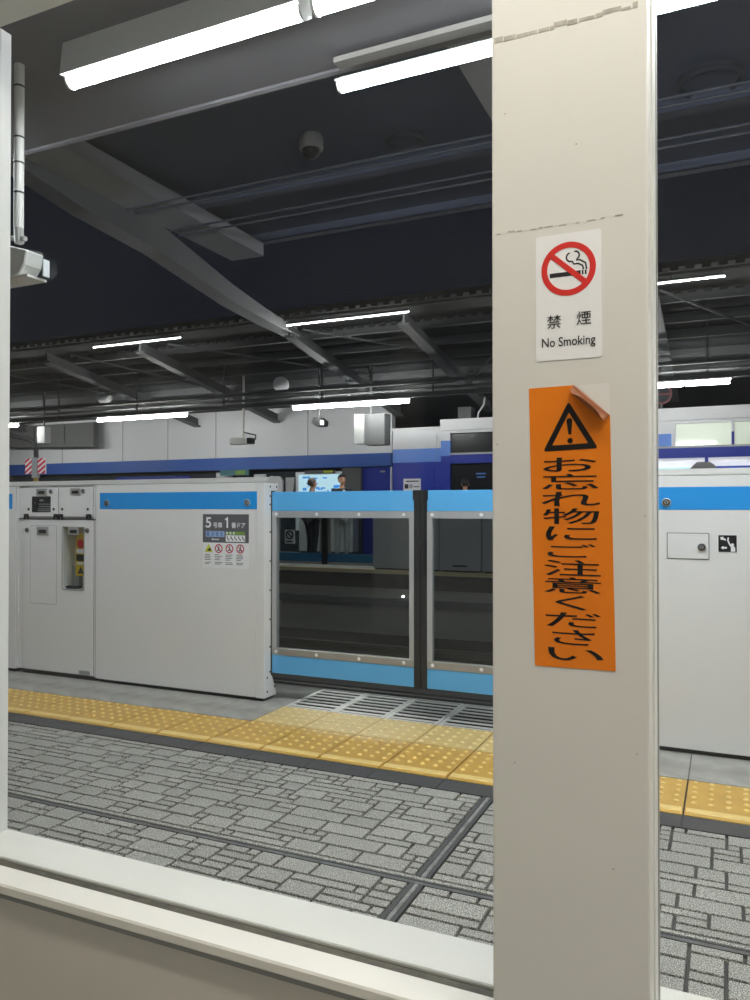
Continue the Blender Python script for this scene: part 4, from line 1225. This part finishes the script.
# dim window print in the dark window
mb = MB(); mb.box(-4.92, -4.70, KY + 0.01, KY + 0.02, 1.84, 1.87); mb.box(-4.90, -4.72, KY + 0.01, KY + 0.02, 1.77, 1.795)
mb.build('window_print', 'kiosk_midblue', b)
t = thing('round_prohibition_sign', 'dark round red-rimmed sign above the white building, right of pillar', 'sign', (-1.1, 15.8, 3.02))
MB().lathe((-1.16, 15.8, 3.30), (0, -1, 0), [(0.20, 0), (0.20, 0.03)], 24).build('disc', 'opening_dark', t)
MB().ring2d(-1.16, 3.30, 0.16, 0.20, 15.76, 15.77, 24).box(-1.32, -1.0, 15.76, 15.77, 3.28, 3.32).build('ring', 'sign_maroon', t)
MB().box(-1.18, -1.14, 15.8, 15.84, 3.04, 3.12).build('stand', 'far_beam', t)

o = thing('low_counter', 'low pale counter behind the people on the opposite platform', 'counter', (-8.8, 16.5, 0))
MB().box(-9.5, -8.05, 16.4, 16.7, 0.08, 0.92).build('front', 'far_gate_grey', o)
MB().box(-9.55, -8.0, 16.36, 16.74, 0.92, 0.97).build('top', 'paper_white', o)
MB().box(-9.45, -8.1, 16.44, 16.66, 0.0, 0.08).build('plinth', 'black_plastic', o)

# ================================================================== far platform gate, seen through the glass doors
def far_door(x0, x1, label):
    d = thing('far_gate_door', label, 'door', ((x0 + x1) / 2, 13.0, 0.07), 'gate doors of the opposite platform')
    MB().box(x0, x1, 12.98, 13.02, 0.10, 0.26).build('bottom_panel', 'far_gate_blue', d)
    MB().box(x0, x1, 12.97, 13.03, 0.05, 0.10).build('bottom_rail', 'aluminium', d)
    MB().box(x0, x1, 12.98, 13.02, 1.12, 1.24).build('top_panel', 'far_gate_blue', d)
    MB().box(x0, x0 + 0.05, 12.98, 13.02, 0.26, 1.12).build('stile', 'dull_aluminium', d)
    MB().box(x1 - 0.05, x1, 12.98, 13.02, 0.26, 1.12).build('stile', 'dull_aluminium', d)
    MB().box(x0 + 0.05, x1 - 0.05, 12.995, 13.005, 0.26, 1.12).build('pane', 'door_glass', d)
    return d
far_door(-8.02, -7.02, 'far gate door with a small no smoking sign, opposite platform')
far_door(-6.90, -5.90, 'far gate door beside the plain grey far cabinet, opposite platform')
o = MB().box(-7.02, -6.90, 12.97, 13.03, 0.05, 1.2).build('far_door_seal', 'black_rubber', at=(-6.96, 13.0, 0.05)); tag(o, 'dark rubber seal between the far gate doors', 'seal')
for (x0, x1, lab) in ((-5.88, -4.62, 'plain grey far gate cabinet seen through the left gate door'), (-4.60, -3.85, 'narrow grey far gate cabinet seen through the right gate door'), (-3.83, -2.0, 'far gate cabinet hidden by the pillar'), (-11.5, -8.04, 'far gate cabinet hidden by the white near cabinet')):
    c = thing('far_gate_cabinet', lab, 'gate', ((x0 + x1) / 2, 12.92, 0), 'gate cabinets of the opposite platform')
    MB().box(x0, x1, 12.82, 13.04, 0.035, 1.24).build('body', 'far_gate_grey', c, bevel=0.01)
    MB().box(x0 + 0.03, x1 - 0.03, 12.84, 13.02, 0.0, 0.035).build('plinth', 'black_plastic', c)
    MB().box(x1 - 0.5, x1 - 0.25, 12.805, 12.82, 0.10, 0.13).build('handle', 'black_plastic', c)
s = thing('far_no_smoking_sign', 'small white no smoking sign on the far gate door', 'sign', (-7.72, 12.97, 0.43))
MB().box(-7.83, -7.61, 12.96, 12.975, 0.43, 0.70).build('sheet', 'label_white', s)
MB().ring2d(-7.72, 0.60, 0.06, 0.085, 12.953, 12.96, 20).stroke2d([(-7.78, 0.66), (-7.66, 0.54)], 0.02, 12.952, 12.96).build('ring', 'label_dark', s)
MB().box(-7.79, -7.65, 12.953, 12.96, 0.46, 0.485).build('caption', 'label_dark', s)

# ================================================================== people on the far platform
def skin(name, pts, edges, m, parent, root=0, levels=1, extra=None):
    me = bpy.data.meshes.new(name)
    me.from_pydata([Vector(q[:3]) for q in pts], edges, [])
    ob = bpy.data.objects.new(name + '_tmp', me)
    COL.objects.link(ob)
    sk = ob.modifiers.new('skin', 'SKIN')
    sk.use_smooth_shade = True
    for i, q in enumerate(pts):
        rr = q[3] if isinstance(q[3], tuple) else (q[3], q[3])
        me.skin_vertices[0].data[i].radius = rr
        me.skin_vertices[0].data[i].use_root = (i == root)
    sb = ob.modifiers.new('sub', 'SUBSURF'); sb.levels = levels; sb.render_levels = levels
    dg = bpy.context.evaluated_depsgraph_get()
    out = bpy.data.meshes.new_from_object(ob.evaluated_get(dg))
    bpy.data.objects.remove(ob); bpy.data.meshes.remove(me)
    if extra:
        bm = bmesh.new(); bm.from_mesh(out)
        for (c_, r_) in extra:
            res = bmesh.ops.create_uvsphere(bm, u_segments=24, v_segments=16, radius=1.0)
            bmesh.ops.scale(bm, vec=r_, verts=res['verts']); bmesh.ops.translate(bm, vec=c_, verts=res['verts'])
        bm.to_mesh(out); bm.free()
        ob = bpy.data.objects.new(name + '_tmp', out); COL.objects.link(ob)
        rm = ob.modifiers.new('fuse', 'REMESH'); rm.mode = 'VOXEL'; rm.voxel_size = 0.011
        sm = ob.modifiers.new('soften', 'SMOOTH'); sm.factor = 0.5; sm.iterations = 3
        dg = bpy.context.evaluated_depsgraph_get()
        out2 = bpy.data.meshes.new_from_object(ob.evaluated_get(dg))
        bpy.data.objects.remove(ob); bpy.data.meshes.remove(out)
        out = out2
    out.name = name
    out.materials.clear(); out.materials.append(M[m])
    for f_ in out.polygons: f_.use_smooth = True
    o = bpy.data.objects.new(name, out)
    COL.objects.link(o)
    o.parent = parent
    WLOC[o.name] = WLOC[parent.name]
    return o

def person(loc, rot, h, label, top, trousers, hair, step=0.0, shirt=True, arm_bend=0.0):
    """figure facing local -Y, feet at z=0; h = standing height"""
    k = h / 1.72
    t = thing('person', label, 'person', loc)
    t.rotation_euler = (0, 0, rot)
    def S(p): return tuple(c * k for c in p[:3]) + ((tuple(c * k for c in p[3]) if isinstance(p[3], tuple) else p[3] * k),)
    P, Eg = [], []
    def add(p, link=None):
        P.append(S(p)); i = len(P) - 1
        if link is not None: Eg.append((link, i))
        return i
    pel = add((0, 0, 0.92, (0.14, 0.10)))
    wai = add((0, 0, 1.08, (0.125, 0.09)), pel)
    che = add((0, -0.005, 1.28, (0.15, 0.105)), wai)
    nb = add((0, 0.01, 1.43, (0.075, 0.065)), che)
    nk = add((0, 0.0, 1.50, 0.052), nb)
    add((0, -0.005, 1.57, 0.05), nk)
    head = [((0, -0.002, 1.635), (0.074, 0.092, 0.086)), ((0, -0.030, 1.575), (0.056, 0.062, 0.062)), ((0, -0.100, 1.600), (0.013, 0.018, 0.020)),
            ((0.076, 0.005, 1.605), (0.012, 0.020, 0.030)), ((-0.076, 0.005, 1.605), (0.012, 0.020, 0.030))]
    head = [(tuple(c * k for c in a_), tuple(c * k for c in b_)) for (a_, b_) in head]
    legs = []
    for s_ in (-1, 1):
        hp = add((0.085 * s_, 0, 0.88, 0.085), pel)
        kn = add((0.09 * s_, -0.02 - step * 0.10 * s_, 0.49, 0.058), hp)
        an = add((0.09 * s_, 0.02 - step * 0.16 * s_, 0.085, 0.038), kn)
        add((0.095 * s_, -0.12 - step * 0.16 * s_, 0.035, 0.034), an)
        legs.append((hp, kn, an))
        sh = add((0.175 * s_, 0.0, 1.39, 0.058), che)
        el = add((0.225 * s_, 0.03, 1.12, 0.042), sh)
        wr = add((0.215 * s_, -0.06 - arm_bend * 0.14, 0.89 + arm_bend * 0.16, 0.028), el)
        pa = add((0.212 * s_, -0.08 - arm_bend * 0.18, 0.82 + arm_bend * 0.17, (0.02, 0.034)), wr)
        for f_ in range(4):
            f1 = add((0.210 * s_, -0.105 + 0.022 * f_ - arm_bend * 0.2, 0.765 + arm_bend * 0.17, 0.0085), pa)
            add((0.198 * s_, -0.103 + 0.020 * f_ - arm_bend * 0.2, 0.725 + 0.006 * abs(f_ - 1) + arm_bend * 0.17, 0.0075), f1)
        th = add((0.205 * s_, -0.118 - arm_bend * 0.2, 0.815 + arm_bend * 0.17, 0.009), pa)
        add((0.200 * s_, -0.132 - arm_bend * 0.2, 0.775 + arm_bend * 0.17, 0.008), th)
    skin('body', P, Eg, 'skin', t, 0, extra=head)
    # jacket, trousers, hair, shoes
    J = [S(q) for q in ((0, 0, 0.86, (0.178, 0.135)), (0, 0, 1.08, (0.155, 0.118)), (0, -0.005, 1.28, (0.178, 0.132)), (0, 0.01, 1.425, (0.10, 0.085)))]
    E2 = [(0, 1), (1, 2), (2, 3)]
    for s_ in (-1, 1):
        i = len(J)
        J += [S(q) for q in ((0.185 * s_, 0.0, 1.39, 0.074), (0.232 * s_, 0.03, 1.12, 0.058), (0.218 * s_, -0.055 - arm_bend * 0.14, 0.905 + arm_bend * 0.16, 0.042))]
        E2 += [(2, i), (i, i + 1), (i + 1, i + 2)]
    skin('jacket', J, E2, top, t, 0)
    T = [S((0, 0, 0.93, (0.155, 0.115)))]
    E3 = []
    for s_ in (-1, 1):
        i = len(T)
        T += [S(q) for q in ((0.088 * s_, 0, 0.85, 0.102), (0.09 * s_, -0.02 - step * 0.10 * s_, 0.49, 0.076), (0.09 * s_, 0.02 - step * 0.16 * s_, 0.10, 0.062))]
        E3 += [(0, i), (i, i + 1), (i + 1, i + 2)]
    skin('trousers', T, E3, trousers, t, 0)
    for s_ in (-1, 1):
        skin('shoe', [S((0.092 * s_, 0.045 - step * 0.16 * s_, 0.042, (0.045, 0.040))), S((0.095 * s_, -0.06 - step * 0.16 * s_, 0.038, (0.047, 0.036))), S((0.098 * s_, -0.15 - step * 0.16 * s_, 0.03, (0.04, 0.026)))], [(0, 1), (1, 2)], 'shoe_black', t)
    bm = bmesh.new()
    bmesh.ops.create_uvsphere(bm, u_segments=28, v_segments=20, radius=1.0)
    # a cap of hair: lifted off the face in front, down to the nape behind
    dead = [v for v in bm.verts if v.co.z < (0.30 if v.co.y < -0.35 else -0.15 if v.co.y < 0.25 else -0.75)]
    bmesh.ops.delete(bm, geom=dead, context='VERTS')
    hr = random.Random(4)
    for v in bm.verts:
        q = 1.0 + hr.uniform(-0.02, 0.05)
        v.co = Vector((v.co.x * 0.084 * q, v.co.y * 0.104 * q + 0.006, v.co.z * 0.098 * q + 1.640)) * k
    me = bpy.data.meshes.new('hair'); bm.to_mesh(me); bm.free()
    me.materials.append(M[hair])
    for f_ in me.polygons: f_.use_smooth = True
    ho = bpy.data.objects.new('hair', me); COL.objects.link(ho); ho.parent = t; WLOC[ho.name] = WLOC[t.name]
    sd = ho.modifiers.new('thickness', 'SOLIDIFY'); sd.thickness = 0.012
    if shirt:
        skin('shirt_front', [S((0, -0.095, 1.42, (0.035, 0.02))), S((0, -0.135, 1.32, (0.028, 0.014))), S((0, -0.128, 1.18, (0.012, 0.012)))], [(0, 1), (1, 2)], 'shirt_white', t)
    for s_ in (-1, 1):
        e_ = MB().lathe((loc[0] + 0.031 * s_ * k, loc[1] - 0.086 * k, loc[2] + 1.625 * k), (0, -1, 0), [(0.011 * k, 0), (0.009 * k, 0.004), (0.0, 0.007)], 8).build('eye', 'hair_black', t)
    MB().box(loc[0] - 0.022 * k, loc[0] + 0.022 * k, loc[1] - 0.096 * k, loc[1] - 0.080 * k, loc[2] + 1.562 * k, loc[2] + 1.572 * k).build('mouth', 'stripe_red', t)
    return t
person((-7.75, 13.9, 0), R(165), 1.72, 'grey-haired person in dark clothes seen from behind, at the far gate', 'suit_dark', 'trouser_dark', 'hair_grey', step=0.3, shirt=False)
person((-7.62, 15.0, 0), R(50), 1.84, 'dark-haired person in dark jacket and white shirt by the poster', 'suit_dark', 'trouser_grey', 'hair_black', step=0.2, arm_bend=0.6)
person((-4.93, 15.3, 0), R(200), 1.72, 'black-haired person in front of the dark far window', 'suit_dark', 'trouser_dark', 'hair_black', shirt=False)
